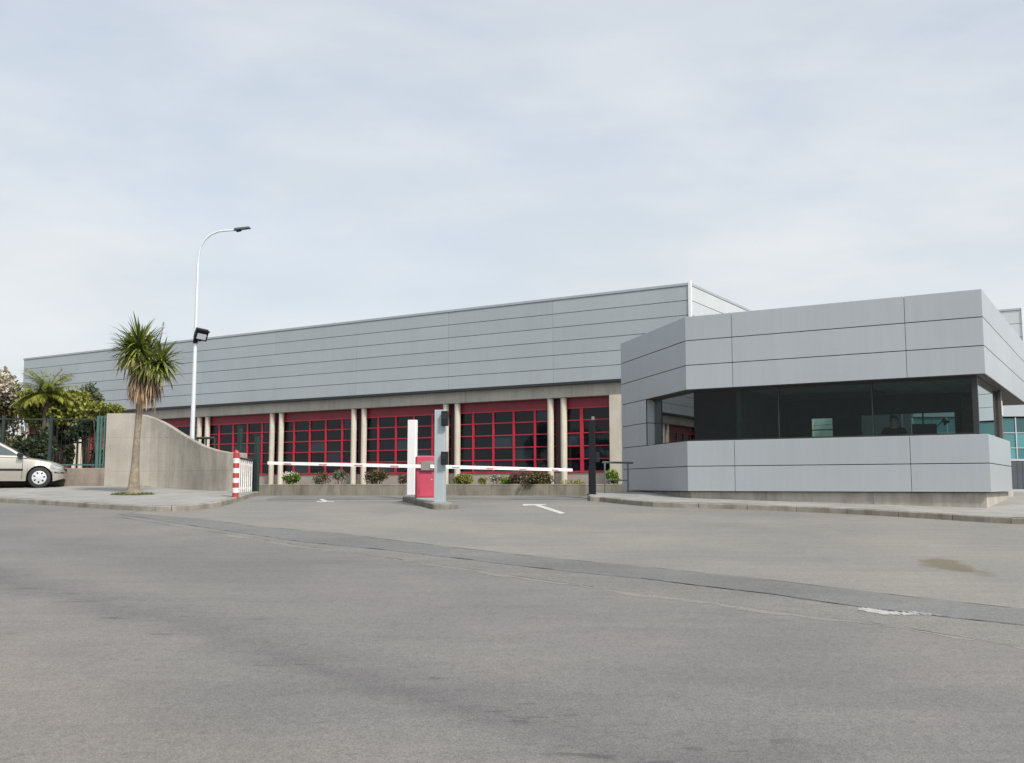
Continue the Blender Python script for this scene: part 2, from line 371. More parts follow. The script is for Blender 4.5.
mp = N('ShaderNodeMapping'); mp.inputs['Scale'].default_value = (1.0, 1.0, 3.0); mp.inputs['Location'].default_value = (.55, .2, .1); L(nv.outputs[0], mp.inputs['Vector'])
cn = N('ShaderNodeTexNoise'); cn.inputs['Scale'].default_value = 2.3; cn.inputs['Detail'].default_value = 7; cn.inputs['Roughness'].default_value = .55; cn.inputs['Distortion'].default_value = .3
L(mp.outputs[0], cn.inputs['Vector'])
sz = N('ShaderNodeSeparateXYZ'); L(nv.outputs[0], sz.inputs[0])
# cloud cover: thick bank low down, thin veil above
low = N('ShaderNodeMapRange'); low.inputs['From Min'].default_value = .10; low.inputs['From Max'].default_value = .46; low.inputs['To Min'].default_value = .86; low.inputs['To Max'].default_value = .60; L(sz.outputs['Z'], low.inputs['Value'])
cr = N('ShaderNodeMapRange'); cr.interpolation_type = 'SMOOTHSTEP'; cr.inputs['From Min'].default_value = .38; cr.inputs['From Max'].default_value = .66; L(cn.outputs['Fac'], cr.inputs['Value'])
ma = N('ShaderNodeMath'); ma.operation = 'MULTIPLY_ADD'; ma.use_clamp = True; L(cr.outputs[0], ma.inputs[0]); ma.inputs[1].default_value = .18; L(low.outputs[0], ma.inputs[2])
# cloud brightness detail
cn2 = N('ShaderNodeTexNoise'); cn2.inputs['Scale'].default_value = 4.2; cn2.inputs['Detail'].default_value = 8; cn2.inputs['Roughness'].default_value = .5; L(mp.outputs[0], cn2.inputs['Vector'])
ccol = N('ShaderNodeValToRGB'); e = ccol.color_ramp.elements
e[0].position = .38; e[1].position = .70; e[0].color = (.645, .69, .73, 1); e[1].color = (.76, .775, .785, 1); L(cn2.outputs['Fac'], ccol.inputs['Fac'])
# soft aureole of the veiled sun
dt = N('ShaderNodeVectorMath'); dt.operation = 'DOT_PRODUCT'; L(nv.outputs[0], dt.inputs[0]); dt.inputs[1].default_value = sd
au = N('ShaderNodeMapRange'); au.interpolation_type = 'SMOOTHSTEP'; au.inputs['From Min'].default_value = .45; au.inputs['From Max'].default_value = 1; au.inputs['To Min'].default_value = 1; au.inputs['To Max'].default_value = 2.6; L(dt.outputs['Value'], au.inputs['Value'])
bg2 = N('ShaderNodeBackground'); L(ccol.outputs[0], bg2.inputs['Color'])
st = N('ShaderNodeMath'); st.operation = 'MULTIPLY'; st.inputs[1].default_value = .50; L(au.outputs[0], st.inputs[0]); L(st.outputs[0], bg2.inputs['Strength'])
mx = N('ShaderNodeMixShader'); L(ma.outputs[0], mx.inputs[0]); L(bg.outputs[0], mx.inputs[1]); L(bg2.outputs[0], mx.inputs[2]); L(mx.outputs[0], out.inputs['Surface'])
sl = bpy.data.lights.new('sun', 'SUN'); sl.energy = 2.1; sl.angle = R(7); sl.color = (1, .95, .87)
so = bpy.data.objects.new('sun', sl); C.objects.link(so); so.rotation_euler = (-sd).to_track_quat('-Z', 'Y').to_euler(); so.location = (10, -20, 30)
S.view_settings.view_transform = 'Standard'; S.view_settings.look = 'None'; S.view_settings.exposure = 1.15; S.view_settings.gamma = 1
S.render.engine = 'CYCLES'; S.cycles.max_bounces = 8; S.cycles.transparent_max_bounces = 12
S.cycles.use_denoising = True

# ------------------------------------------------------------------ ground sheets
def axis(lo, hi, step, far):
    a = list(np.arange(lo, hi+1e-6, step)); s = step; x = hi
    while x < far: s *= 1.4; x += s; a.append(x)
    s = step; x = lo
    while x > -far: s *= 1.4; x -= s; a.insert(0, x)
    return a
xs = axis(-34, 34, .4, 900); ys = axis(-4, 44, .4, 1200)
mb = MB(); nx = len(xs)
mb.v = [(x, y, zg(x, y)) for y in ys for x in xs]
mb.f = [(j*nx+i, j*nx+i+1, (j+1)*nx+i+1, (j+1)*nx+i) for j in range(len(ys)-1) for i in range(nx-1)]
mb.m = [0]*len(mb.f)
setp(mb.build('ground', M['apron'], smooth=True), kind='structure')

def cr_spline(P, n=10):
    P = [Vector((p[0], p[1])) for p in P]; o = []
    Q = [P[0]*2-P[1]]+P+[P[-1]*2-P[-2]]
    for i in range(1, len(Q)-2):
        for k in range(n):
            t = k/n
            o.append(.5*((2*Q[i])+(Q[i+1]-Q[i-1])*t+(2*Q[i-1]-5*Q[i]+4*Q[i+1]-Q[i+2])*t*t+(3*Q[i]-Q[i-1]-3*Q[i+1]+Q[i+2])*t**3))
    o.append(P[-1]); return o
def resample(P, n):
    d = [0]
    for a, b in zip(P, P[1:]): d.append(d[-1]+(b-a).length)
    o = []
    for k in range(n):
        t = d[-1]*k/(n-1); i = 0
        while i < len(P)-2 and d[i+1] < t: i += 1
        u = (t-d[i])/max(1e-9, d[i+1]-d[i]); o.append(P[i].lerp(P[i+1], u))
    return o
from mathutils.geometry import delaunay_2d_cdt
def sheet(name, poly, off, m, step=.4, kind='structure'):
    """sheet filling a ground polygon, laid off metres above the ground"""
    P = [poly[0]]
    for p in poly[1:]+[poly[0]]:
        n = max(1, int((p-P[-1]).length/step)); a = P[-1]
        for k in range(1, n+1): P.append(a.lerp(p, k/n))
    P = [p for i, p in enumerate(P[:-1]) if (p-P[i-1]).length > .004]
    x0, x1 = min(p.x for p in P), max(p.x for p in P); y0, y1 = min(p.y for p in P), max(p.y for p in P)
    pts = list(P)
    for x in np.arange(x0+step/2, x1, step):
        for y in np.arange(y0+step/2, y1, step): pts.append(Vector((float(x), float(y))))
    n = len(P)
    vo, eo, fo, *_ = delaunay_2d_cdt(pts, [(i, (i+1) % n) for i in range(n)], [], 1, 1e-4)
    mb = MB(); mb.v = [(v.x, v.y, zg(v.x, v.y)+off) for v in vo]
    for f in fo:
        a, b, c = (vo[k] for k in f[:3])
        if (b-a).cross(c-a) < 0: f = f[::-1]
        mb.f.append(tuple(f)); mb.m.append(0)
    return setp(mb.build(name, m, smooth=True), kind=kind)
def strip(name, A, B, off, m, na=120, nb=24, jit=0, kind='structure'):
    j = lambda p: p+Vector((random.uniform(-jit, jit)*.3, random.uniform(-jit, jit)))
    A = [j(p) for p in resample(A, na)]; B = [j(p) for p in resample(B, na)]
    return sheet(name, A+B[::-1], off, m)
def line(pts): return [gp(*p).xy for p in pts]
def ext(P, a, b):
    P = list(P); d0 = (P[0]-P[1]).normalized(); d1 = (P[-1]-P[-2]).normalized()
    return [P[0]+d0*a]+P+[P[-1]+d1*b]

UP = line([(120, 512.5), (149, 515), (199, 519), (252, 526), (300, 530.5), (340, 534), (413, 543), (499, 553), (586, 562), (640, 567), (680, 571), (781, 582), (898, 596), (1024, 610)])
LO = line([(118, 515), (149, 519), (179, 524), (232, 532), (300, 542), (340, 546), (400, 552), (466, 560), (559, 571), (640, 579), (680, 584), (764, 594), (855, 607), (949, 618), (1024, 626)])
LI = line([(116, 517), (149, 522), (179, 527), (232, 535), (300, 546), (340, 551), (400, 560), (459, 568), (532, 579), (640, 594), (680, 598), (781, 612.5), (881, 625), (1024, 648)])
UP = cr_spline(ext(UP, 0, 9)); LO = cr_spline(ext(LO, 0, 9)); LI = cr_spline(ext(LI, 0, 9))
KL = line([(-220, 493.5), (-110, 497.5), (0, 502.5), (50, 505.5), (94, 508.5), (141, 511), (172, 511.3), (200, 509.5), (222, 506), (240, 501), (252, 497)])
KLs = cr_spline(ext(KL[:-1]+[KL[-1], KL[-1]+Vector((-.35, 2.2)), KL[-1]+Vector((-1.6, 4.2))], 25, .3))
far_edge = [p for p in KLs if p.x < LI[0].x-.3]
far_edge = [p+Vector((0, .25)) for p in far_edge]+LI
d_road = (LI[-1]-LI[len(LI)//2]).normalized()
near_edge = [Vector((far_edge[0].x-4, -14)), Vector((0, -14)), Vector((far_edge[-1].x+1, -14))]
near_edge = [Vector((far_edge[0].x, far_edge[0].y-22)), Vector((-10, -2)), Vector((0, -6)), Vector((far_edge[-1].x, -12))]
sheet('road', far_edge+near_edge[::-1], .004, M['road'], step=.3)
strip('worn_asphalt_band', LO, LI, .0065, M['strip_old'], nb=4, jit=.03)
strip('new_asphalt_band', UP, LO, .009, M['strip'], nb=4, jit=.05)
def band(P, wdt, off, name, m, i0=0):
    P = resample(P, 260)[i0:]; mb = MB(); wa = wb = .6
    for i, p in enumerate(P):
        d = (P[min(i+1, len(P)-1)]-P[max(i-1, 0)]).normalized(); n = Vector((-d.y, d.x))
        wa = min(1, max(.15, wa+random.uniform(-.3, .3))); wb = min(1, max(.15, wb+random.uniform(-.3, .3)))
        for q in ((p+n*wdt*wa, p-n*wdt*wb) if wdt < .1 else (p+n*.004*(1 if n.y > 0 else -1), p-n*wdt*(1.2*wb)*(1 if n.y > 0 else -1))): mb.v.append((q.x, q.y, zg(q.x, q.y)+off))
    for i in range(len(P)-1):
        mb.f.append((2*i, 2*i+1, 2*i+3, 2*i+2)); mb.m.append(0)
    o = mb.build(name, m)
    if o.data.polygons[0].normal.z < 0: o.data.flip_normals()
    return setp(o, kind='structure')
band(LI, .15, .0055, 'gritty_seam', M['seam_light'], 30)
band(UP, .014, .0115, 'tar_seam', M['seam_dark'], 40)
band(LO, .012, .0115, 'tar_crack', M['seam_dark'], 130)
# far gutter along the planter
# old white paint scar on the new asphalt, stain on the apron
strip('paint_scar', cr_spline(line([(857, 609.6), (863, 608.9), (876, 610.3), (893, 612.6), (915, 613.3), (940, 615.8)]), 6), cr_spline(line([(856, 609.6), (866, 612.2), (886, 615.6), (905, 615.6), (928, 616), (940, 616.4)]), 6),   .0105, M['scar'], na=70, nb=2, jit=.06)
strip('gutter', line([(262, 500.2), (330, 499.6), (430, 499.4), (520, 499.4), (586, 500)]), [q+Vector((0, 2.2)) for q in line([(262, 500.2), (330, 499.6), (430, 499.4), (520, 499.4), (586, 500)])], .005, M['gutter'], na=60, jit=.06)
def arrow(name, strokes):
    mb = MB()
    for poly in strokes:
        P = [gp(*p) for p in poly]; n = len(mb.v)
        mb.v += [(p.x, p.y, zg(p.x, p.y)+.006) for p in P]; mb.f.append(tuple(range(n, n+len(P)))); mb.m.append(0)
    o = mb.build(name, M['paint'])
    for p in o.data.polygons:
        if p.normal.z < 0: o.data.flip_normals(); break
    return setp(o, kind='structure')
arrow('painted_arrow', [[(534, 505.6), (540.5, 505.3), (565.5, 513.2), (560.5, 514.2)], [(522.5, 504.2), (547, 504.4), (545, 505.2), (523, 506)]])
arrow('painted_arrow', [[(317, 501.6), (334, 501.2), (334, 502.1), (317, 502.6)], [(319, 499.4), (323, 499.2), (328, 501.3), (323, 501.5)]])

# ------------------------------------------------------------------ pavements with kerbs
def pavement(name, P, back, h=.12, side=1, m=None):
    """P: kerb line on the ground, back: the other edge; side picks which way the kerb top lies"""
    P = resample(P, 160); back = resample(back, 160)
    nrm = []
    for i, p in enumerate(P):
        d = (P[min(i+1, len(P)-1)]-P[max(i-1, 0)]).normalized(); nrm.append(Vector((-d.y, d.x))*side)
    prof = [(0, -.25), (0, h-.02), (.006, h-.006), (.02, h), (.15, h), (.15, -.25)]
    mb = MB(); k = len(prof); i0 = 0
    ln = sum((b-a).length for a, b in zip(P, P[1:])); per = max(2, round(len(P)/max(1, ln/1.0)))
    while i0 < len(P)-1:
        i1 = min(len(P)-1, i0+per); n0 = len(mb.v); dz = random.uniform(-.005, .002); do = random.uniform(-.004, .004)
        for i in range(i0, i1+1):
            p = P[i]; n = nrm[i]; d = Vector((n.y, -n.x))*side
            g_ = d*.006 if i == i0 else (-d*.006 if i == i1 else Vector((0, 0)))
            for (o_, z_) in prof:
                q = p+n*(o_+do)+g_; mb.v.append((q.x, q.y, zg(p.x, p.y)+z_+(dz if z_ > 0 else 0)))
        for i in range(i1-i0):
            for j in range(k-1): mb.f.append((n0+i*k+j, n0+(i+1)*k+j, n0+(i+1)*k+j+1, n0+i*k+j+1)); mb.m.append(0)
        mb.f.append(tuple(n0+j for j in range(k))); mb.f.append(tuple(n0+(i1-i0)*k+j for j in range(k-1, -1, -1))); mb.m += [0, 0]
        i0 = i1
    o = mb.build(name+'_kerb', M['kerb'])
    bq = bmesh.new(); bq.from_mesh(o.data); bmesh.ops.recalc_face_normals(bq, faces=bq.faces); bq.to_mesh(o.data); bq.free()
    setp(o, kind='structure')
    inner = [p+n*.15 for p, n in zip(P, nrm)]
    sheet(name, inner+back[::-1], h-.003, m or M['pave'], step=.5)
KLr = [p for p in KLs]
backL = [Vector((KLs[0].x, 34)), Vector((-13, 33.5)), Vector((-9, 31.5)), Vector((-8.2, 30.8)), Vector((KLs[-1].x-.9, KLs[-1].y))]
pavement('pavement', KLr, backL, .12, 1)
_k = gp(589, 500.2).xy
KR = [Vector((4.6, 42)), Vector((3.3, 36)), Vector((2.5, 30.5))]+[_k]+line([(600, 501.5), (616, 503.5), (634, 505.3), (661, 507.2), (740, 509.5), (820, 512.8), (882, 516), (940, 519.5), (988, 522.7), (1024, 524.5)])
KRs = cr_spline(KR)
KRs = KRs+[KRs[-1]+Vector((6, -1.2)), KRs[-1]+Vector((30, -4))]
backR = [Vector((5, 43)), Vector((9, 35)), Vector((14, 31)), Vector((42, 25))]
pavement('forecourt_pavement', KRs, backR, .12, 1)

# ------------------------------------------------------------------ industrial building
ANG = R(-32.0)
ex = Vector((math.cos(ANG), math.sin(ANG), 0)); ey = Vector((-math.sin(ANG), math.cos(ANG), 0))
def local(origin):
    return lambda p: (Vector(((p-origin).dot(ex), (p-origin).dot(ey), p.z-origin.z)))
B0 = at(689.8, 290, 42); B0 = Vector((B0.x, 42, 0))
ZR = EYE                                     # heights below are measured from eye level
main = empty('industrial_building', (B0.x, B0.y, ZR), ANG, 'long low factory hall with grey horizontal cladding, red grid windows and paired concrete columns', 'building')
LEN, DEP = 48.3, 30.0
TOP, CB = 8.65, 4.68; BEAM0 = 4.02; WT = 3.57; WB = .62
def t_of(px, d=0, y=430):
    r = (px-CX)/(F*math.cos(PITCH)+math.sin(PITCH)*0+ (CY-y)*0 + 6)
    o = B0+ey*d
    u = -ex
    return (o.x-o.y*r)/(r*u.y-u.x)

rows = 6; rh = (TOP-.12-CB)/rows
mb = MB()
_s0, _s1 = t_of(553.5, 0, 370), t_of(448, 0, 385)
seams = [0]+[_s0+(_s1-_s0)*k for k in range(7)]+[LEN]
for i in range(rows):
    z0 = CB+i*rh; z1 = z0+rh
    for a, b in zip(seams, seams[1:]):
        mb.box(-b+.006, -a-.006, -.02, .03, z0+.012, z1-.012)
cl = mb.build('cladding', M['clad'], main, bevel=.006)
mb = MB()
for i in range(rows):
    z0 = CB+i*rh; z1 = z0+rh
    for k in range(5):
        mb.box(-.03, .02, .06+k*6, .06+k*6+5.99, z0+.012, z1-.012)
mb.build('side_cladding', M['clad_pale'], main, bevel=.006)
MB().box(-LEN+.03, -.031, .031, DEP, CB+.02, TOP-.14).build('cladding_backing', M['groove'], main)
MB().box(-LEN-.05, .04, -.05, DEP+.05, TOP-.12, TOP).build('coping', M['clad'], main, bevel=.01)
MB().box(-.05, .07, -.07, .05, CB-.05, TOP+.06).build('corner_trim', M['trim'], main)
MB().box(-LEN+.2, -.2, .2, DEP-.2, TOP, TOP+.05).build('roof', M['roof'], main)
MB().box(-LEN, 0, -.03, .3, CB-.1, CB).build('shadow_strip', M['frame_dark'], main)  # dark strip standing for the shadow line under the overhanging cladding
MB().box(-LEN, 0, .22, 1.0, BEAM0, CB-.1).build('concrete_beam', M['beam'], main, bevel=.015)
mb = MB(); mb.box(-LEN, -3.95, .57, 1.0, -.8, WB-.03); mb.build('dado_wall', M['wall_in'], main)
mb = MB(); mb.box(-3.95, 0, .13, .62, -.8, BEAM0); mb.box(-.25, 0, .62, DEP-1, -.8, CB-.1); mb.box(-LEN, -LEN+.25, .62, DEP-1, -.8, CB-.1); mb.box(-LEN, 0, DEP-.9, DEP-.6, -.8, CB-.1)
mb.build('end_wall', M['column'], main)
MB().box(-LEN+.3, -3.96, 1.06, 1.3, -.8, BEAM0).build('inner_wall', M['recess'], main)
# column pairs: pixel columns of the pair centres
cols = [t_of(p, .30) for p in (556, 450, 357, 275.5, 201.5)]
sp_ = (cols[4]-cols[0])/4
cols = [cols[0]+sp_*k for k in range(8)]
def colmesh(t):
    mb = MB(); pts = []
    n = 14
    n = 20
    for k in range(n):       # round concrete column
        a = 2*PI*k/n
        pts.append((-t+.15*math.cos(a), .42+.15*math.sin(a)))
    mb.prism(pts, -.8, BEAM0-.002)
    return mb
for t in cols:
    for s_ in (-.35, .35):
        o_ = colmesh(t+s_).build('column', M['column'], main, smooth=True); e_ = o_.modifiers.new('edges', 'EDGE_SPLIT'); e_.split_angle = R(40)
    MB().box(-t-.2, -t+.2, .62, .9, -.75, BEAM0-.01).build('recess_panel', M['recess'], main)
def window(t0, t1, mull):
    """t0<t1 along the facade, mullion positions"""
    mb = MB(); x0, x1 = -t1, -t0
    mb.box(x0, x1, .58, .92, WT, BEAM0-.01, 1)                       # top red band
    mb.box(x0, x1, .54, .86, WT-.06, WT, 0)
    mb.box(x0, x1, .53, .86, WB-.03, WB+.05, 0)
    for zz in np.linspace(WB, WT, 6)[1:-1]:
        mb.box(x0, x1, .575, .70, zz-.024, zz+.024, 0)
    for tm, wd in mull:
        mb.box(-tm-wd/2, -tm+wd/2, .56, .70, WB+.05, WT-.06, 0)
    f = mb.build('window', [M['red'], M['red_band']], main)
    mb = MB(); zs = np.linspace(WB, WT, 6); ed = sorted([t0]+[m_[0] for m_ in mull]+[t1])
    for a, b in zip(ed, ed[1:]):
        for c, d in zip(zs, zs[1:]):
            j = random.uniform(-.010, .010); j2 = random.uniform(-.010, .010)
            mb.add([(-b, .62+j, c), (-a, .62-j, c), (-a, .62-j+j2, d), (-b, .62+j+j2, d)], [(0, 1, 2, 3)])
    mb.build('pane', M['pane'], f)
window(3.95, cols[0]-.2, [(4.02, .12), (t_of(581.6, .56), .16)])
_mo = sum(t_of(p_, .56) for p_ in (472.4, 493, 513.7, 535.4))/4-(cols[0]+cols[1])/2
for a, b in zip(cols, cols[1:]):
    c = (a+b)/2+_mo; window(a+.2, b-.2, [(c-1.75, .105), (c-.58, .105), (c+.58, .105), (c+1.75, .105)])
window(cols[-1]+.2, LEN-.3, [((cols[-1]+LEN)/2, .13)])
# planter along the front
pl = empty('concrete_planter', (B0.x, B0.y, ZR), ANG, 'long low concrete planter wall below the red windows', 'planter')
mb = MB(); mb.box(-27.5, -1.6, -1.7, -1.45, -.9, .06); mb.box(-27.5, -27.25, -1.45, .70, -.9, .06)
mb.build('planter_wall', M['planter'], pl, bevel=.02)
MB().box(-27.24, -3.0, -1.44, .1, -.9, -.02).build('soil', M['soil'], pl)

# ------------------------------------------------------------------ guardhouse
G0 = at(982, 400, 20.9); G0 = Vector((at(991.3, 491, 20.9).x, 20.9, 0))
gh = empty('guardhouse', (G0.x, G0.y, ZR), ANG, 'low grey panelled gatehouse with chamfered corner and long dark ribbon window', 'building')
ch = 4.83*math.sqrt(.5)
def t_g(px):
    r = (px-CX)/(F+9); u = -ex
    return (G0.x-G0.y*r)/(r*u.y-u.x)
XF = -t_g(688.5)
P0, P1 = (0, 0), (XF, 0)
# chamfer runs until pixel column 621
P2 = (XF-ch, ch); P3 = (XF-ch, 9.5); P4 = (0, 9.5)
POLY = [P0, P1, P2, P3, P4]
def inset(poly, d):
    o = []; n = len(poly)
    for i in range(n):
        a, b, c = Vector(poly[i-1]), Vector(poly[i]), Vector(poly[(i+1) % n])
        d1 = (b-a).normalized(); d2 = (c-b).normalized()
        n1 = Vector((d1.y, -d1.x)); n2 = Vector((d2.y, -d2.x))   # clockwise polygon: inside on the right
        bis = (n1+n2).normalized(); o.append(tuple(b+bis*d/bis.dot(n1)))
    return o
Z0, Z1, Z2, Z3 = -.145, 1.085, 2.345, 4.175
zrow = [Z2, 2.95, 3.565, Z3]; lrow = [Z0, .465, Z1]
def panels(mb, a, b, z0, z1, cuts=(), g=.018, th=.035):
    a, b = Vector(a), Vector(b); d = (b-a); l = d.length; d = d/l; n = Vector((d.y, -d.x))
    ed = [0]+[c for c in cuts if 0 < c < l]+[l]
    for s0, s1 in zip(ed, ed[1:]):
        q0 = a+d*(s0+(g/5 if s0 > 0 else 0)); q1 = a+d*(s1-(g/5 if s1 < l else 0))
        mb.prism([q0, q1, q1-d*th+n*th, q0+d*th+n*th], z0+g/2, z1-g/2)
fc = [1.55-.0, 5.42]
cutF = [t_g(913), t_g(736)]
mb = MB()
for z0, z1 in zip(zrow, zrow[1:]):
    panels(mb, P0, P1, z0, z1, cutF); panels(mb, P1, P2, z0, z1, [])
    panels(mb, P2, P3, z0, z1, [3]); panels(mb, P3, P4, z0, z1, [3.3, 6.6]); panels(mb, P4, P0, z0, z1, [3.9])
mb.build('fascia', M['panel'], gh, bevel=.005)
i1 = inset(POLY, .028)
MB().prism(i1, Z2+.012, Z3-.03).build('roof', [M['groove']], gh)
MB().prism(inset(POLY, .05), Z2-.004, Z2+.010).build('soffit', M['soffit'], gh)
# lower wall: right return 4.1 m, front, chamfer, left, back
RET = 4.2
W = [(0, RET), P0, P1, P2, (P2[0], RET+2.0)]
mb = MB()
for z0, z1 in zip(lrow, lrow[1:]):
    panels(mb, P0, P1, z0, z1, cutF); panels(mb, P1, P2, z0, z1, [])
    panels(mb, P2, (P2[0], 5.5), z0, z1); panels(mb, (0, RET), P0, z0, z1)
# chamfer beside the window, two rows, and left side
c_dir = (Vector(P2)-Vector(P1)).normalized(); clen = (Vector(P2)-Vector(P1)).length
SW = 2.80
wA = Vector(P1)+c_dir*SW
for z0, z1 in zip((Z1, 1.70, Z2), (1.70, Z2)) if False else ((Z1, 1.70), (1.70, Z2)):
    panels(mb, wA, P2, z0, z1); panels(mb, P2, (P2[0], 5.5), z0, z1)
    # jamb returns
    nn = Vector((c_dir.y, -c_dir.x)); 
    panels(mb, wA+nn*.30, wA+nn*.0355, z0, z1)
mb.build('lower_wall', M['panel'], gh, bevel=.005)
I1 = inset([P0, P1, P2, (P2[0], 5.5), (0, 5.5)], .028); I2 = inset([P0, P1, P2, (P2[0], 5.5), (0, 5.5)], .28)
mb = MB()
mb.prism([I1[0], I1[1], I2[1], I2[0]], Z0+.01, Z1-.02); mb.prism([I1[1], I1[2], I2[2], I2[1]], Z0+.01, Z1-.02)
mb.prism([I1[2], I1[3], I2[3], I2[2]], Z0+.01, Z2); mb.prism([(I1[0][0], RET), I1[0], I2[0], (I2[0][0], RET)], Z0+.01, Z1-.02)
q0 = Vector(I1[1])+c_dir*(SW-.0); q0i = Vector(I2[1])+c_dir*(SW+.14)
q0 = wA+nn*.04+c_dir*.04; q0i = wA+nn*.27+c_dir*.04
mb.prism([q0, I1[2], I2[2], q0i], Z1-.01, Z2)
mb.build('wall_core', M['groove'], gh)
# sill cap
I3 = inset([P0, P1, P2, (P2[0], 5.5), (0, 5.5)], .034); I4 = inset([P0, P1, P2, (P2[0], 5.5), (0, 5.5)], .30)
mb = MB(); mb.prism([I3[0], I3[1], I4[1], I4[0]], Z1-.019, Z1-.006); mb.prism([(I3[0][0], RET-.01), I3[0], I4[0], (I4[0][0], RET-.01)], Z1-.019, Z1-.006)
qq = wA+nn*.034; qi = wA+nn*.30
mb.prism([I3[1], qq, qi, I4[1]], Z1-.019, Z1-.006)
mb.build('sill', M['panel'], gh)
# plinth
IP = inset([P0, P1, P2, (P2[0], 5.5), (0, 5.5)], .10)
mb = MB(); mb.prism(IP, -1.1, Z0-.004); mb.build('plinth', M['plinth'], gh, bevel=.01)
# windows: glass set back .24 from the panel face
Gq = inset([P0, P1, P2, (P2[0], 5.5), (0, 5.5)], .24); Gb = inset([P0, P1, P2, (P2[0], 5.5), (0, 5.5)], .20); Gc = inset([P0, P1, P2, (P2[0], 5.5), (0, 5.5)], .29)
def winseg(a_out, a_mid, a_in, b_out, b_mid, b_in, mull=(), name='window', ends=(1, 1), gm='glass'):
    mb = MB()
    mb.prism([a_out, b_out, b_in, a_in], Z1-.005, Z1+.035); mb.prism([a_out, b_out, b_in, a_in], Z2-.05, Z2-.006)
    a, b = Vector(a_mid), Vector(b_mid); d = (b-a).normalized(); n = Vector((d.y, -d.x)); l = (b-a).length
    for s in [0.03]*ends[0]+[l-.03]*ends[1]+list(mull):
        wd = .035 if s in mull else .045
        wd = .012 if s in mull else wd
        c = a+d*s; mb.prism([c-d*wd-n*.03, c+d*wd-n*.03, c+d*wd+n*.03, c-d*wd+n*.03], Z1+.035, Z2-.05)
    f = mb.build(name, M['frame_dark'], gh)
    mb = MB(); e = [0]+sorted(mull)+[l]
    for s0, s1 in zip(e, e[1:]):
        q0, q1 = a+d*(s0+.004), a+d*(s1-.004)
        mb.add([(q0.x, q0.y, Z1+.03), (q1.x, q1.y, Z1+.03), (q1.x, q1.y, Z2-.04), (q0.x, q0.y, Z2-.04)], [(3, 2, 1, 0)])
    mb.build('pane', M[gm], f)
l = (Vector(Gq[1])-Vector(Gq[0])).length
winseg(Gb[0], Gq[0], Gc[0], Gb[1], Gq[1], Gc[1], [l*.333, l*.667], ends=(1, 0))
cd = c_dir
jn = wA+nn*.24; k = (jn-Vector(Gq[1])).dot(cd)
winseg(Gb[1], Gq[1], Gc[1], tuple(wA+nn*.20-cd*.004), tuple(jn-cd*.004), tuple(wA+nn*.29-cd*.004), ends=(0, 0), gm='glass_side')
yE = RET-.10
winseg((Gb[0][0], yE), (Gq[0][0], yE), (Gc[0][0], yE), Gb[0], Gq[0], Gc[0], gm='glass_side')
# corner post of the glazing, end post under the canopy
MB().box(Gq[0][0]-.06, Gq[0][0]+.045, Gq[0][1]-.045, Gq[0][1]+.06, Z1, Z2-.004).build('corner_post', M['frame_dark'], gh)
mb = MB(); mb.box(-.33, -.15, RET-.09, RET+.12, Z1-.3, Z2-.005); ps = mb.build('post', M['soffit'], gh)
MB().box(-.148, -.140, RET-.02, RET+.10, 1.72, 2.08).build('notice_plate', M['white'], gh)
MB().box(-3.6, -3.4, 9.0, 9.2, -.9, Z2-.005).build('canopy_post', M['steel'], gh); MB().box(P2[0]+.3, P2[0]+.5, 9.0, 9.2, -.9, Z2-.005).build('canopy_post', M['steel'], gh)
# interior
MB().box(P2[0]+.3, -.3, .35, RET+1.35, Z0-.003, Z0+.02).build('floor', M['room_floor'], gh) if False else None
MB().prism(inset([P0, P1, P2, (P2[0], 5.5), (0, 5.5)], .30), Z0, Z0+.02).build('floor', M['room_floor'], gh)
YB = RET-.10
bw = [(-4.80, -4.18, .85, 1.82), (-3.50, -1.17, .85, 1.86)]
mb = MB(); x_l, x_r = P2[0]+.3, -.30
ed = [x_l, bw[0][0], bw[0][1], bw[1][0], bw[1][1], x_r]
for i, (a, b) in enumerate(zip(ed, ed[1:])):
    if i in (1, 3):
        z0, z1 = bw[i//2][2:]
        mb.box(a, b, YB-.1, YB, Z0+.02, z0); mb.box(a, b, YB-.1, YB, z1, Z2-.006)
    else: mb.box(a, b, YB-.1, YB, Z0+.02, Z2-.006)
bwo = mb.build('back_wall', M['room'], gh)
for (a, b, z0, z1), gm in zip(bw, ('glass_rear', 'glass_dim')):
    mb = MB(); mb.box(a, b, YB-.12, YB-.04, z0, z0+.03); mb.box(a, b, YB-.12, YB-.04, z1-.03, z1)
    for xx in ([a+.015, b-.015] if b-a < 1 else [a+.015, a+.78, a+1.55, b-.015]): mb.box(xx-.015, xx+.015, YB-.115, YB-.045, z0+.03, z1-.03)
    if b-a < 1: mb.box(a+.03, b-.03, YB-.11, YB-.05, z0+.62, z0+.645)
    mb.build('window', M['frame_dark'], bwo)
    mb = MB(); mb.add([(a, YB-.075, z0), (b, YB-.075, z0), (b, YB-.075, z1), (a, YB-.075, z1)], [(0, 1, 2, 3)]); mb.build('pane', M[gm], bwo)
mb = MB()
for k in range(14):
    x = -1.02+k*.022; mb.box(x, x+.02, YB-.2-.03*(k % 2), YB-.16-.03*(k % 2), Z0+.05, Z2-.15)
mb.build('curtain', M['curtain'], gh)
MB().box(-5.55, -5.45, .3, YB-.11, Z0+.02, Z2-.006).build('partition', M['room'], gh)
MB().box(-5.4, -.32, .4, YB-.12, Z2-.03, Z2-.006).build('ceiling', M['ceil'], gh)
mb = MB(); mb.box(-5.1, -2.6, 2.3, 2.9, Z2-.16, Z2-.032); mb.build('ceiling_duct', M['room'], gh, bevel=.01)

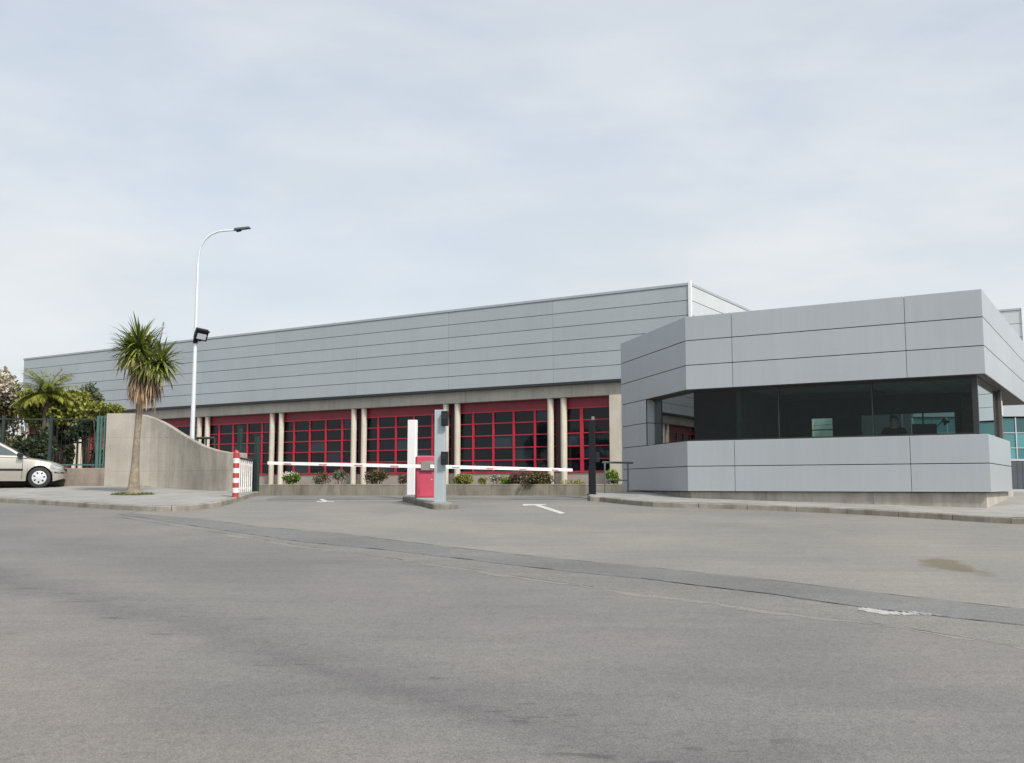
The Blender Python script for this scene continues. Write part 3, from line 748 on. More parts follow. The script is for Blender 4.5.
def gw(x, y, z=0): return Vector((G0.x, G0.y, ZR))+ex*x+ey*y+Vector((0, 0, z))
FZ = Z0+.02
dk = empty('desk', gw(-2.6, 1.0, FZ), ANG, 'dark wooden counter behind the ribbon window of the gatehouse', 'desk')
mb = MB(); mb.box(-1.5, 1.6, -.45, .45, .99, 1.03); mb.build('desk_top', M['desk'], dk, bevel=.005)
for sx in (-1.45, 1.5): MB().box(sx, sx+.05, -.33, .33, 0, .99).build('side_panel', M['desk'], dk)
mo = empty('monitor', gw(-1.42, 1.0, FZ+1.03), ANG+R(20), 'black computer monitor standing on the gatehouse counter', 'monitor')
mb = MB(); mb.box(-.26, .26, -.02, .02, .14, .48); mb.build('housing', M['black_plastic'], mo, bevel=.008)
MB().box(-.245, .245, .0205, .024, .155, .465).build('screen', M['screen'], mo)
mb = MB(); mb.box(-.12, .12, -.09, .09, 0, .015); mb.box(-.03, .03, -.015, .02, .015, .2); mb.build('stand', M['black_plastic'], mo)
lm = empty('desk_lamp', gw(-1.12, 1.05, FZ+1.03), ANG+R(200), 'small black jointed desk lamp beside the monitor', 'lamp')
MB().tube([(0, 0, 0), (0, 0, .02)], .08, 12).build('base', M['black_plastic'], lm)
MB().tube([(0, 0, .02), (.12, 0, .33), (-.1, 0, .56)], .012, 6).build('arm', M['black_plastic'], lm)
MB().tube([(-.08, 0, .57), (-.13, 0, .53), (-.17, 0, .48)], [.03, .05, .08], 12).build('lamp_shade', M['black_plastic'], lm)

# person standing behind the counter
def skin_body(name, J, E, parent, m, sub=2):
    me = bpy.data.meshes.new(name); me.from_pydata([j[0] for j in J], E, []); me.materials.append(m)
    o = bpy.data.objects.new(name, me); C.objects.link(o); o.parent = parent
    md = o.modifiers.new('skin', 'SKIN')
    if not me.skin_vertices: 
        bpy.context.view_layer.update()
    sv = me.skin_vertices[0].data if me.skin_vertices else None
    if sv is None: return o
    for i, j in enumerate(J):
        r_ = j[1]; sv[i].radius = (r_, r_) if not hasattr(r_, '__len__') else r_
    sv[0].use_root = True
    md.use_smooth_shade = True
    s_ = o.modifiers.new('subdivision', 'SUBSURF'); s_.levels = sub; s_.render_levels = sub
    return o
def make_person(loc, rz, label):
    root = empty('person', loc, rz, label, 'person')
    J = [((0, 0, .95), (.16, .11)), ((0, 0, 1.15), (.15, .10)), ((0, .0, 1.35), (.17, .11)), ((0, .0, 1.45), (.11, .08)), ((0, -.01, 1.51), (.055, .055)), ((0, -.02, 1.58), (.07, .08)), ((0, -.02, 1.66), (.078, .095)), ((0, -.01, 1.72), (.06, .075))]
    E = [(i, i+1) for i in range(7)]
    for s in (-1, 1):
        n = len(J)
        J += [((s*.19, 0, 1.42), .065), ((s*.29, -.02, 1.17), .048), ((s*.26, -.24, 1.10), .04), ((s*.22, -.34, 1.075), (.03, .022)), ((s*.21, -.40, 1.06), (.04, .018))]
        E += [(3, n), (n, n+1), (n+1, n+2), (n+2, n+3), (n+3, n+4)]
        w_ = n+4
        for q in range(4):
            k = len(J); xx = s*.21+(q-1.5)*.02
            ln = (.07, .08, .075, .06)[q]
            J += [((xx, -.44, 1.057), .009), ((xx, -.44-ln*.6, 1.05), .008), ((xx, -.44-ln, 1.041), .007)]
            E += [(w_, k), (k, k+1), (k+1, k+2)]
        k = len(J); J += [((s*.165, -.40, 1.055), .011), ((s*.15, -.44, 1.045), .009)]; E += [(n+3, k), (k, k+1)]
        k = len(J)
        J += [((s*.09, 0, .90), .09), ((s*.10, -.01, .50), .058), ((s*.10, .02, .09), .04), ((s*.11, -.12, .035), (.04, .03))]
        E += [(0, k), (k, k+1), (k+1, k+2), (k+2, k+3)]
    b = skin_body('body', J, E, root, M['skin'])
    me = b.data
    # face: nose and eyes, ears, hair and clothes as children
    mb = MB(); mb.add([(-.015, -.11, 1.625), (.015, -.11, 1.625), (0, -.138, 1.63), (0, -.108, 1.675)], [(0, 1, 2), (0, 2, 3), (1, 3, 2)]); mb.build('nose', M['skin'], root)
    for s in (-1, 1):
        bmq = bmesh.new(); bmesh.ops.create_uvsphere(bmq, u_segments=8, v_segments=6, radius=.012); mq = bpy.data.meshes.new('eye'); bmq.to_mesh(mq); mq.materials.append(M['black']); o = bpy.data.objects.new('eye', mq); C.objects.link(o); o.parent = root; o.location = (s*.03, -.105, 1.665)
    for nm, mm, rings in (('hair', 'hair', [(1.63, .088, .10, .012), (1.70, .088, .105, .01), (1.76, .07, .085, .005), (1.785, .02, .03, 0)]),):
        mb = MB(); n = 16
        for (z, rx, ry, dy) in rings:
            for k in range(n):
                a = 2*PI*k/n; yy = ry*math.sin(a)
                zz = z+(.06 if math.sin(a) < -.3 and z < 1.72 else 0)
                mb.v.append((rx*math.cos(a), yy+dy, zz))
        for r_ in range(len(rings)-1):
            for k in range(n): mb.f.append((r_*n+k, r_*n+(k+1) % n, (r_+1)*n+(k+1) % n, (r_+1)*n+k)); mb.m.append(0)
        mb.f.append(tuple(range((len(rings)-1)*n, len(rings)*n))); mb.m.append(0)
        mb.build(nm, M[mm], root, smooth=True)
    Js = [((0, 0, .93), (.185, .13)), ((0, 0, 1.15), (.17, .115)), ((0, 0, 1.35), (.20, .14)), ((0, 0, 1.46), (.15, .12)), ((0, -.01, 1.52), (.075, .075))]
    Es = [(0, 1), (1, 2), (2, 3), (3, 4)]
    for s in (-1, 1):
        n = len(Js); Js += [((s*.19, 0, 1.42), .085), ((s*.295, -.02, 1.17), .065), ((s*.262, -.23, 1.102), .055)]; Es += [(3, n), (n, n+1), (n+1, n+2)]
    skin_body('shirt', Js, Es, root, M['shirt'])
    Jt = [((0, 0, .95), (.175, .125))]; Et = []
    for s in (-1, 1):
        n = len(Jt); Jt += [((s*.09, 0, .88), .105), ((s*.10, -.01, .50), .075), ((s*.10, .02, .10), .06)]; Et += [(0, n), (n, n+1), (n+1, n+2)]
    skin_body('trousers', Jt, Et, root, M['trousers'])
    return root
make_person(gw(-2.22, 1.75, FZ), ANG+R(10), 'person in a dark top standing behind the gatehouse window')

# ------------------------------------------------------------------ far buildings on the right
def far_block():
    A = at(1028.5, 420, 52)
    r = empty('warehouse', (A.x, A.y, ZR), ANG, 'tall pale grey warehouse with white corner trim showing behind the gatehouse roof', 'building')
    mb = MB()
    T = (485-306)*52/996
    z = T-.1
    k = 0
    while z > 2.0:
        mb.box(-16, -.04, -.02, .03, z-.72+.012, z-.012); mb.box(-.03, .02, .06, 20, z-.72+.012, z-.012); z -= .72
    mb.build('cladding', M['clad_pale'], r)
    MB().box(-15.9, -.031, .031, 20, -.8, T-.1).build('wall', M['groove'], r)
    MB().box(-16.05, .05, -.06, 20.1, T-.1, T).build('coping', M['clad'], r)
    MB().box(-.05, .10, -.08, .06, -.8, T+.05).build('corner_trim', M['trim'], r)
far_block()
def glass_hall():
    A = at(905, 430, 46)
    r = empty('glazed_hall', (A.x, 45.0, ZR), R(-4), 'low hall with a teal glazed band under pale cladding, seen past the gatehouse post', 'building')
    ln = 44
    MB().box(0, ln, .3, 12, -.9, 5.0).build('wall', M['groove'], r)
    mb = MB()
    for i in range(int(ln/2.9)):
        for z0 in (3.08, 3.72, 4.36): mb.box(i*2.9+.01, i*2.9+2.89, 0, .29, z0+.01, z0+.63)
    mb.build('cladding', M['clad'], r)
    mb = MB(); mb2 = MB()
    for i in range(int(ln/1.5)):
        for z0 in (1.0, 1.68, 2.36):
            j = random.uniform(-.01, .01)
            mb.add([(i*1.5+.03, .1+j, z0+.02), (i*1.5+1.47, .1-j, z0+.02), (i*1.5+1.47, .1-j, z0+.66), (i*1.5+.03, .1+j, z0+.66)], [(0, 1, 2, 3)])
        mb2.box(i*1.5-.025, i*1.5+.025, .06, .28, 1.0, 3.06)
    for z0 in (1.0, 1.68, 2.36): mb2.box(0, ln, .07, .25, z0-.02, z0+.015)
    f = mb2.build('window', M['steel'], r); mb.build('pane', M['teal'], f)
    MB().box(0, ln, .05, .29, -.9, .98).build('base', M['plinth'], r)
    MB().box(-.1, ln+.1, -.06, 12.1, 5.01, 5.15).build('coping', M['clad'], r)
glass_hall()
gt = empty('metal_gate', G(1023, 29), R(-4), 'dark grey slatted metal gate at the right edge past the gatehouse', 'gate')
mb = MB(); mb.box(-.75, 2.6, -.03, .03, 1.0, 1.06); mb.box(-.75, 2.6, -.03, .03, .12, .18); mb.build('gate_frame', M['steel'], gt)
mb = MB()
for k in range(22): mb.box(-.73+k*.15, -.73+k*.15+.138, -.015, .015, .181, .999)
mb.build('slat_panel', M['gate_grey'], gt)
for x in (-.83, 2.68): MB().box(x-.05, x+.05, -.05, .05, 0, 1.15).build('post', M['gate_grey'], gt)

# ------------------------------------------------------------------ boundary wall, fence
Yw = 30.6
wz = lambda px, py, Y=Yw: at(px, py, Y)
bwl = empty('boundary_wall', (0, 0, 0), 0, 'weathered concrete boundary wall sweeping down in a curve behind the yucca', 'wall')
top = [(106.5, 413.5), (135, 413.5), (143, 414.6), (151, 417), (159, 420.3), (167, 424.5), (179, 432.2), (192, 440), (200, 444.3), (208, 447.6), (217, 450.2), (227, 452), (243, 453)]
def wall_depth(px): return 30.6-1.9*sstep(150, 243, px)
mbw = MB()
pts = []
for px, py in top:
    Y = wall_depth(px); p = at(px, py, Y); pts.append(p)
n = len(pts)
for p in pts:
    zb = zg(p.x, p.y)-.15
    th = .28
    mbw.v += [(p.x, p.y, zb), (p.x, p.y, p.z), (p.x+.05, p.y+th, p.z), (p.x+.05, p.y+th, zb)]
for i in range(n-1):
    for j in range(4): mbw.f.append((i*4+j, i*4+(j+1) % 4, (i+1)*4+(j+1) % 4, (i+1)*4+j)[::-1]); mbw.m.append(0)
mbw.f += [(0, 1, 2, 3), ((n-1)*4+3, (n-1)*4+2, (n-1)*4+1, (n-1)*4)]; mbw.m += [0, 0]
wo = mbw.build('wall', M['conc'], bwl)
bm = bmesh.new(); bm.from_mesh(wo.data); bmesh.ops.recalc_face_normals(bm, faces=bm.faces); bm.to_mesh(wo.data); bm.free()
b_ = wo.modifiers.new('bevel', 'BEVEL'); b_.width = .02; b_.segments = 2; b_.limit_method = 'ANGLE'; b_.angle_limit = R(50)
# formwork joints: shallow dark lines are modelled as thin strips of recessed-looking mortar
xl = at(106.5, 480, Yw).x
zl = at(80, 468, Yw).z
lowx = -32
mb = MB()
prev = None
segs = np.linspace(lowx, xl-.01, 20)
for a, b in zip(segs, segs[1:]):
    mb.box(a, b, Yw+.02, Yw+.27, zg(a, Yw)-.3, zl)
mb = MB(); mb.box(lowx, xl-.003, Yw+.02, Yw+.27, zg(-20, Yw)-.4, zl)
mb.build('low_wall', M['conc_dark'], bwl, bevel=.015)
# fence
fz0 = zl+.08; fz1 = at(100, 415.5, Yw).z
fn = empty('metal_fence', (0, 0, 0), 0, 'green metal bar fence standing on the low mossy wall left of the tall wall', 'fence')
post_x = [at(p, 440, Yw+.15).x for p in (98, 50.5)]
post_x += [post_x[1]-(post_x[0]-post_x[1])*k for k in range(1, 8)]
for i, x in enumerate(post_x):
    MB().box(x-.04, x+.04, Yw+.11, Yw+.19, zl, fz1).build('post', M['green_metal'] if i == 0 else M['dgreen'], fn)
mb = MB(); x_a = min(post_x); x_b = at(105, 440, Yw+.15).x
mb.box(x_a, x_b, Yw+.13, Yw+.17, fz0, fz0+.04); mb.build('rail', M['green_metal'], fn)
MB().box(x_a, x_b, Yw+.13, Yw+.17, fz1-.12, fz1-.08).build('rail', M['dgreen'], fn)
mb = MB()
mb = MB(); x = x_a+.1
while x < post_x[0]-.05:
    mb.box(x-.006, x+.006, Yw+.144, Yw+.156, fz0+.041, fz1-.121); x += .125
mb.build('bars', M['black'], fn)
for p in (101, 104.6): 
    x = at(p, 440, Yw+.15).x; MB().box(x-.025, x+.025, Yw+.12, Yw+.18, zl, fz1-.005).build('post', M['green_metal'], fn)

# striped post
p = gp(235.2, 501.8)
sp = empty('striped_post', (p.x, p.y, zg(p.x, p.y)+.10), 0, 'short red and white striped bollard at the pavement corner', 'bollard')
H = 1.10; bh = H/9
MB().tube([(0, 0, 0), (0, 0, H)], .078, 20).build('pole', M['stripe_red'], sp, smooth=False)
for k in range(4):
    z = bh*(1+2*k); mb = MB(); mb.tube([(0, 0, z), (0, 0, z+bh)], .081, 20); mb.build('white_band', M['stripe_white'], sp)
MB().tube([(0, 0, H), (-.01, 0, H+.05), (-.02, 0, H+.09)], [.08, .06, .015], 16).build('cap', M['stripe_red'], sp)
# picket gate beside it
a = gp(239, 497.5); b = Vector((at(251.5, 480, 29.2).x, 29.2, 0)); b.z = zg(b.x, b.y); a.z = zg(a.x, a.y)
d = (b-a); L_ = math.hypot(d.x, d.y)
pg = empty('picket_gate', (a.x, a.y, a.z+.1), math.atan2(d.y, d.x), 'small white picket barrier between striped bollard and dark gate post', 'gate')
np_ = 7
for k in range(np_):
    x = L_*k/(np_-1); MB().box(x-.028, x+.028, -.015, .015, .03, .92).build('picket', M['offwhite'], pg)
mb = MB(); mb.box(-.03, L_+.03, .016, .05, .12, .17); mb.box(-.03, L_+.03, .016, .05, .78, .83); mb.build('rail', M['offwhite'], pg)
MB().tube([(-.05, 0, .95), (L_+.4, 0, .95)], .03, 8).build('handrail', M['dgreen'], pg)
# dark gate posts behind
for px, ty, Y, wd, lb in ((256, 435.5, 29.5, .13, 'tall dark green gate post at the end of the picket barrier'), (238.3, 427, 31.5, .12, 'dark green gate post rising behind the end of the concrete wall')):
    q = G(px, Y); hh = at(px, ty, Y).z-q.z
    g_ = empty('gate_post', q, ANG*.5, lb, 'post')
    MB().box(-wd/2, wd/2, -wd/2, wd/2, -.05, hh).build('shaft', M['dgreen'], g_, bevel=.01)
    MB().box(-wd/2-.015, wd/2+.015, -wd/2-.015, wd/2+.015, hh+.001, hh+.03).build('cap', M['dgreen'], g_)
    if px > 250:
        MB().box(-wd/2-.14, -wd/2-.002, -.06, .06, .05, .95).build('lock_box', M['black'], g_, bevel=.008)
# dark railing behind the wall
q = G(196, 33); q2 = G(213, 33)
rl = empty('dark_railing', q, 0, 'dark handrail just behind the curved part of the concrete wall', 'railing')
hz = at(200, 438, 33).z-q.z; wd = q2.x-q.x
MB().tube([(-.1, 0, hz), (wd, 0, hz)], .04, 8).build('handrail', M['dgreen'], rl)
for k in range(3): MB().tube([(wd*k/2, 0, 0), (wd*k/2, 0, hz-.02)], .03, 8).build('post', M['dgreen'], rl)
q = G(20, 37.5); q2 = G(106, 37.5)
rl = empty('dark_railing', q, 0, 'dark railing among the shrubs behind the green fence', 'railing')
hz = at(80, 442.5, 37.5).z-q.z; wd = q2.x-q.x
MB().tube([(0, 0, hz), (wd, 0, hz)], .035, 8).build('handrail', M['dgreen'], rl)
for k in range(5): MB().tube([(wd*k/4, 0, 0), (wd*k/4, 0, hz-.02)], .03, 8).build('post', M['dgreen'], rl)

# ------------------------------------------------------------------ barrier island
isl_a = gp(404, 500.6); isl_b = gp(437, 509.6)
d = (isl_b-isl_a); dl = math.hypot(d.x, d.y); ia = math.atan2(d.y, d.x)
def isl(px, py):        # point on the island top
    p = gp(px, py+4); return Vector((p.x, p.y, zg(p.x, p.y)+.12))
n_ = Vector((-math.sin(ia), math.cos(ia)))
mid = (isl_a+isl_b)/2
io = empty('traffic_island', (mid.x, mid.y, zg(mid.x, mid.y)), ia, 'small raised concrete island with rounded ends under the red cabinet', 'traffic island')
mb = MB(); hw = .30; pl_ = []
cy_ = .22
for k in range(9): a_ = -PI/2+PI*k/8; pl_.append((dl/2-.12+hw*.5*math.cos(a_), cy_+hw*math.sin(a_)))
for k in range(9): a_ = PI/2+PI*k/8; pl_.append((-dl/2+.2+hw*.7*math.cos(a_), cy_+hw*math.sin(a_)))
# sit on the sloping ground
dzx = (zg(isl_b.x, isl_b.y)-zg(isl_a.x, isl_a.y))/dl
mb.prism(pl_, -.15, .12); mb.v = [(x, y, z+dzx*x) for x, y, z in mb.v]
mb.build('kerb_ring', M['kerb_dark'], io, bevel=.02)
mb = MB(); pl2 = [(x*.9, cy_+(y-cy_)*.72) for x, y in pl_]; mb.prism(pl2, .1, .126); mb.v = [(x, y, z+dzx*x) for x, y, z in mb.v]
mb.build('top_slab', M['pave'], io)
def on_isl(px, sx):
    """point on the island axis under pixel column px"""
    best = None
    for k in range(200):
        s_ = -dl/2-.3+(dl+.6)*k/199
        q = Vector((mid.x, mid.y))+Vector((math.cos(ia), math.sin(ia)))*s_+n_*(cy_+sx)
        z = zg(mid.x, mid.y)+dzx*s_+.12
        depth = q.y*math.cos(PITCH)+(z-EYE)*math.sin(PITCH); pxx = CX+F*q.x/depth
        if best is None or abs(pxx-px) < best[0]: best = (abs(pxx-px), Vector((q.x, q.y, z)))
    return best[1]
def topz(px, py, q): return at(px, py, q.y).z-q.z
# white panel
q = on_isl(412, .05); hh = topz(412, 420, q)
wp = empty('white_pillar', q, ia*.3, 'plain tall white pillar beside the red barrier cabinet', 'pillar')
MB().box(-.11, .11, -.07, .07, .012, hh).build('shaft', M['white'], wp, bevel=.008)
MB().box(-.14, .14, -.10, .10, 0, .012).build('base_plate', M['steel'], wp)
# red cabinet
q = on_isl(425.5, .02); hh = topz(425, 456.3, q)
rc = empty('barrier_cabinet', q, R(9), 'red barrier cabinet on the island carrying two white booms', 'barrier')
MB().box(-.23, .20, -.17, .17, .02, hh).build('housing', M['redpaint'], rc, bevel=.015)
MB().box(-.247, -.2305, -.168, .168, .03, hh-.02).build('side_panel', M['redside'], rc)
MB().box(-.16, .175, -.178, -.1705, .06, hh-.33).build('door', M['redpaint'], rc, bevel=.003)
MB().box(-.05, .17, -.182, -.1705, hh-.26, hh-.12).build('label_plate', M['plate'], rc)
MB().box(-.235, .21, -.19, .19, 0, .02).build('base_plate', M['steel'], rc)
MB().tube([(.13, -.179, hh*.45), (.13, -.19, hh*.45)], .018, 10).build('lock', M['steel'], rc)
for zz in (.14, hh-.45): MB().box(-.172, -.158, -.188, -.1785, zz, zz+.09).build('hinge', M['redside'], rc)
MB().box(-.20, .17, -.14, .14, hh+.001, hh+.018).build('lid', M['redside'], rc, bevel=.006)
cabq = q.copy()
def boom(tip, z_tip, Yt, root_px):
    Minv = Matrix.Rotation(-R(9), 3, 'Z')
    a_ = Minv @ (at(root_px[0], root_px[1], q.y-.24)-q); b_ = Minv @ (at(tip, z_tip, Yt)-q)
    d_ = b_-a_; ln = d_.length; d_ = d_/ln
    mb = MB(); up = Vector((0, 0, 1)); sd_ = d_.cross(up).normalized(); up = sd_.cross(d_)
    def sec(s0, s1, h0, h1, t, m):
        vs = []
        for s_, h_ in ((s0, h0), (s1, h1)):
            c = a_+d_*s_
            for (i_, j_) in ((-1, -1), (1, -1), (1, 1), (-1, 1)): vs.append(c+sd_*t*i_+up*h_*j_)
        mb.add(vs, [(0, 1, 2, 3), (7, 6, 5, 4), (0, 4, 5, 1), (1, 5, 6, 2), (2, 6, 7, 3), (3, 7, 4, 0)], m)
    sec(0, ln, .042, .036, .03, 0)
    o = mb.build('boom', M['white'], rc)
    bmx = bmesh.new(); bmx.from_mesh(o.data); bmesh.ops.recalc_face_normals(bmx, faces=bmx.faces); bmx.to_mesh(o.data); bmx.free()
    s_ = .55
    while s_ < ln-.3:
        mb = MB(); sec(s_, s_+.2, .016, .016, .033, 0); s_ += .9
        mb.v = [(x, y, z-.012) for x, y, z in mb.v]
        o2 = mb.build('red_mark', M['mark_red'], o)
        bmx = bmesh.new(); bmx.from_mesh(o2.data); bmesh.ops.recalc_face_normals(bmx, faces=bmx.faces); bmx.to_mesh(o2.data); bmx.free()
    return o
boom(268, 463, 24.6, (421, 466.3)); boom(572, 470, 25.6, (430, 466.4))
MB().box(-.14, .16, -.25, -.1825, topz(425, 470.5, q), topz(425, 462, q)).build('boom_clamp', M['plate'], rc, bevel=.006)
# blue-grey pillar with two card readers
q = on_isl(440, -.02); hh = topz(440, 410, q)
rp = empty('reader_pillar', q, R(-14), 'tall blue grey pillar with two black card readers at the island nose', 'pillar')
MB().box(-.12, .12, -.085, .085, .012, hh).build('shaft', M['bluegrey'], rp, bevel=.01)
MB().box(-.15, .15, -.115, .115, 0, .012).build('base_plate', M['steel'], rp)
for zc, h_ in ((topz(445, 419, q), .34), (topz(445, 458.5, q), .30)):
    rd = MB().box(.075, .225, -.20, -.0855, zc-h_/2, zc+h_/2).build('card_reader', M['black_plastic'], rp, bevel=.01)
    MB().box(.095, .205, -.206, -.2005, zc-.02, zc+h_/2-.04).build('keypad', M['screen'], rd)

# black post and handrail on the forecourt pavement
q = gp(593.5, 499.5); q = Vector((q.x, q.y+.35, zg(q.x, q.y)+.11)); hh = topz(594, 420, q)
bp_ = empty('black_post', q, R(-10), 'tall black barrier post standing at the kerb end beside the handrail', 'post')
MB().box(-.09, .09, -.09, .09, .02, .75).build('lower_shaft', M['black'], bp_, bevel=.01)
MB().box(-.075, .085, -.08, .08, .751, hh).build('upper_shaft', M['black'], bp_, bevel=.01)
MB().box(-.14, .14, -.14, .14, 0, .02).build('base_plate', M['black'], bp_)
MB().box(.086, .19, -.05, .05, .86, 1.12).build('card_reader', M['black_plastic'], bp_, bevel=.01)
MB().box(.0, .07, -.05, .05, hh+.002, hh+.09).build('top_lamp', M['plate'], bp_)
Yh = q.y+.6
hr = empty('handrail', Vector((at(605, 490, Yh).x, Yh, zg(3, Yh)+.115)), 0, 'grey tubular handrail between the black post and the gatehouse wall', 'railing')
z_ = at(605, 462.3, Yh).z-hr.location.z
xp = at(628, 490, Yh+.5).x-hr.location.x
MB().tube([(-.06, 0, z_), (xp, .5, z_), (xp+.15, .62, z_)], .028, 8).build('top_rail', M['rail'], hr)
MB().tube([(0, 0, z_*.42), (xp, .5, z_*.42)], .014, 8).build('lower_rail', M['rail'], hr)
MB().tube([(0, 0, 0), (0, 0, z_)], .024, 8).build('post', M['rail'], hr)
MB().tube([(xp, .5, 0), (xp, .5, z_)], .024, 8).build('post', M['rail'], hr)

# ------------------------------------------------------------------ street lamp
Yl = 32.0
q = G(190.3, Yl)
sl_ = empty('street_lamp', q, 0, 'tall pale curved street lamp with a floodlight, rising behind the concrete wall', 'street lamp')
def lp(px, py): return at(px, py, Yl)-q
path = [Vector((0, 0, 0))]+[Vector((lp(200.3, 255).x*0, 0, lp(200, y_).z)) for y_ in (400, 330, 290, 262)]
xa = 0.0
cur = [(203.2, 247), (207.5, 240), (213.5, 234.7), (221, 231.5), (230, 230.5), (238, 230.2)]
bx = lp(200.8, 262).x
pc = [Vector((lp(px, py).x-bx, 0, lp(px, py).z)) for px, py in cur]
MB().tube(path, [.085, .07, .058, .046, .036], 14, cap=False).build('pole', M['pole'], sl_, smooth=True)
MB().tube([path[-1]]+pc, [.036, .035, .034, .033, .032, .031, .03], 12, cap=False).build('arm', M['pole'], sl_, smooth=True)
MB().tube([(0, 0, 0), (0, 0, .6)], .11, 14).build('base_sleeve', M['pole'], sl_)
e0 = pc[-1]
mb = MB(); mb.add([(e0.x-.05, -.06, e0.z-.02), (e0.x+.50, -.10, e0.z+.06), (e0.x+.50, .10, e0.z+.06), (e0.x-.05, .06, e0.z-.02), (e0.x-.02, -.05, e0.z+.07), (e0.x+.46, -.07, e0.z+.12), (e0.x+.46, .07, e0.z+.12), (e0.x-.02, .05, e0.z+.07)],
       [(0, 3, 2, 1), (4, 5, 6, 7), (0, 1, 5, 4), (1, 2, 6, 5), (2, 3, 7, 6), (3, 0, 4, 7)])
hd = mb.build('lamp_head', M['gate_grey'], sl_, bevel=.015)
mb = MB(); mb.add([(e0.x+.02, -.05, e0.z-.012), (e0.x+.2, -.07, e0.z+.012), (e0.x+.2, .07, e0.z+.012), (e0.x+.02, .05, e0.z-.012), (e0.x+.05, -.04, e0.z-.06), (e0.x+.18, -.05, e0.z-.03), (e0.x+.18, .05, e0.z-.03), (e0.x+.05, .04, e0.z-.06)],
       [(0, 1, 2, 3), (7, 6, 5, 4), (0, 4, 5, 1), (1, 5, 6, 2), (2, 6, 7, 3), (3, 7, 4, 0)]); mb.build('control_gear', M['black'], hd)
# floodlight
fz = lp(202, 335).z
fl = bpy.data.objects.new('floodlight', None)
mb = MB(); mb.box(-.2, .2, -.10, .10, -.18, .18); fo = mb.build('floodlight', M['black'], sl_, bevel=.015)
fo.location = (.22, -.12, fz); fo.rotation_euler = (R(28), R(8), R(32))
MB().box(-.14, .15, -.106, -.1005, -.13, .06).build('lens', M['lens'], fo)
MB().box(-.215, .215, -.13, -.1, .145, .19).build('visor', M['black'], fo)
mb = MB(); mb.tube([(.04, -.02, fz-.2), (.2, -.06, fz-.2)], .02, 6); mb.tube([(0, 0, fz-.28), (0, 0, fz-.12)], .075, 10); mb.build('bracket', M['black'], sl_)

# ------------------------------------------------------------------ plants
PG = 'shrubs in the concrete planter'
def blade(mb, p, d, ln, wd, droop, up=Vector((0, 0, 1)), seg=4, fold=.15):
    """a long pointed leaf, bending down along its length"""
    d = d.normalized(); side = d.cross(up)
    if side.length < .05: side = Vector((1, 0, 0))
    side = side.normalized(); n0 = len(mb.v); cur = Vector(p)
    for k in range(seg+1):
        t = k/seg
        wv = wd*(.55+.9*t-1.45*t*t) if t < 1 else 0
        wv = max(wv, .0)
        nrm = side.cross(d).normalized()
        mb.v += [tuple(cur-side*wv+nrm*wv*fold), tuple(cur), tuple(cur+side*wv+nrm*wv*fold)]
        d = (d+Vector((0, 0, -1))*droop/seg).normalized(); cur = cur+d*(ln/seg)
    for k in range(seg):
        a = n0+k*3
        mb.f += [(a, a+1, a+4, a+3), (a+1, a+2, a+5, a+4)]; mb.m += [0, 0]
def rdir(zmin=-1, zmax=1):
    z = random.uniform(zmin, zmax); a = random.uniform(0, 2*PI); r = math.sqrt(max(0, 1-z*z)); return Vector((r*math.cos(a), r*math.sin(a), z))

# yucca
q = gp(133, 499); Yy = q.y; q.z = zg(q.x, q.y)+.117
yc = empty('yucca_tree', q, 0, 'tall yucca with spiky green head and skirt of dead leaves on the pavement', 'tree')
def yp(px, py, dy=0): return at(px, py, Yy+dy)-q
tk = [yp(132.5, 500), yp(132.8, 495), yp(133.8, 487), yp(135.2, 465), yp(136.8, 440), yp(138.5, 420), yp(140, 400), yp(141.5, 375), yp(141, 352)]
tk[0] = Vector((0, 0, -.05))
MB().tube(tk, [.28, .22, .15, .102, .084, .081, .084, .09, .07], 14).build('trunk', M['bark'], yc, smooth=True)
br = MB(); br.tube([yp(141, 385), yp(150, 374, -.05), yp(160, 364, -.1)], [.075, .065, .06], 10); br.tube([yp(140, 375), yp(134, 362, .1), yp(131, 352, .15)], [.06, .055, .05], 10); br.build('branch', M['bark'], yc, smooth=True)
mb = MB()
for (px, py, dy, cnt, zl_, ln) in ((139, 346, 0, 210, -.75, .74), (161, 362, -.1, 190, -.8, .62), (128, 350, .15, 90, -.6, .52), (147, 354, .3, 90, -.5, .66), (148, 362, -.2, 120, -.8, .55)):
    c = yp(px, py, dy)
    for k in range(cnt):
        d = rdir(zl_, .97); 
        if px == 161 and d.x < -.3 and random.random() < .6: continue
        blade(mb, c+d*.07+Vector((0, 0, random.uniform(-.12, .08))), d, ln*random.uniform(.8, 1.25), .041, random.uniform(.15, .7) if d.z > 0 else random.uniform(.4, 1.2), seg=4)
mb.build('leaf_crown', M['yucca'], yc)
mb = MB()
for (px, py, dy, cnt) in ((138, 358, -.12, 70), (150, 364, -.2, 50), (160, 368, -.2, 30), (130, 358, 0, 30)):
    c = yp(px, py, dy)
    for k in range(cnt):
        d = rdir(-.7, .2); blade(mb, c+d*.1, d, random.uniform(.35, .6), .032, random.uniform(1.5, 3), seg=4)
mb.build('yellowing_leaves', M['yellowing'], yc)
mb = MB()
for (px, py, dy, cnt) in ((141, 380, 0, 150), (152, 378, -.08, 110), (136, 374, .1, 40), (145, 388, 0, 70)):
    c = yp(px, py, dy)
    for k in range(cnt):
        a = random.uniform(0, 2*PI); d = Vector((math.cos(a), math.sin(a), random.uniform(-.6, .1)))
        blade(mb, c+Vector((math.cos(a)*.07, math.sin(a)*.07, random.uniform(-.2, .18))), d, random.uniform(.42, .70), .026, random.uniform(2.5, 5), seg=4, fold=.3)
mb.build('dead_leaves', M['dead'], yc)
mb = MB(); s0 = yp(158, 352, -.1); s1 = yp(164, 322, -.1)
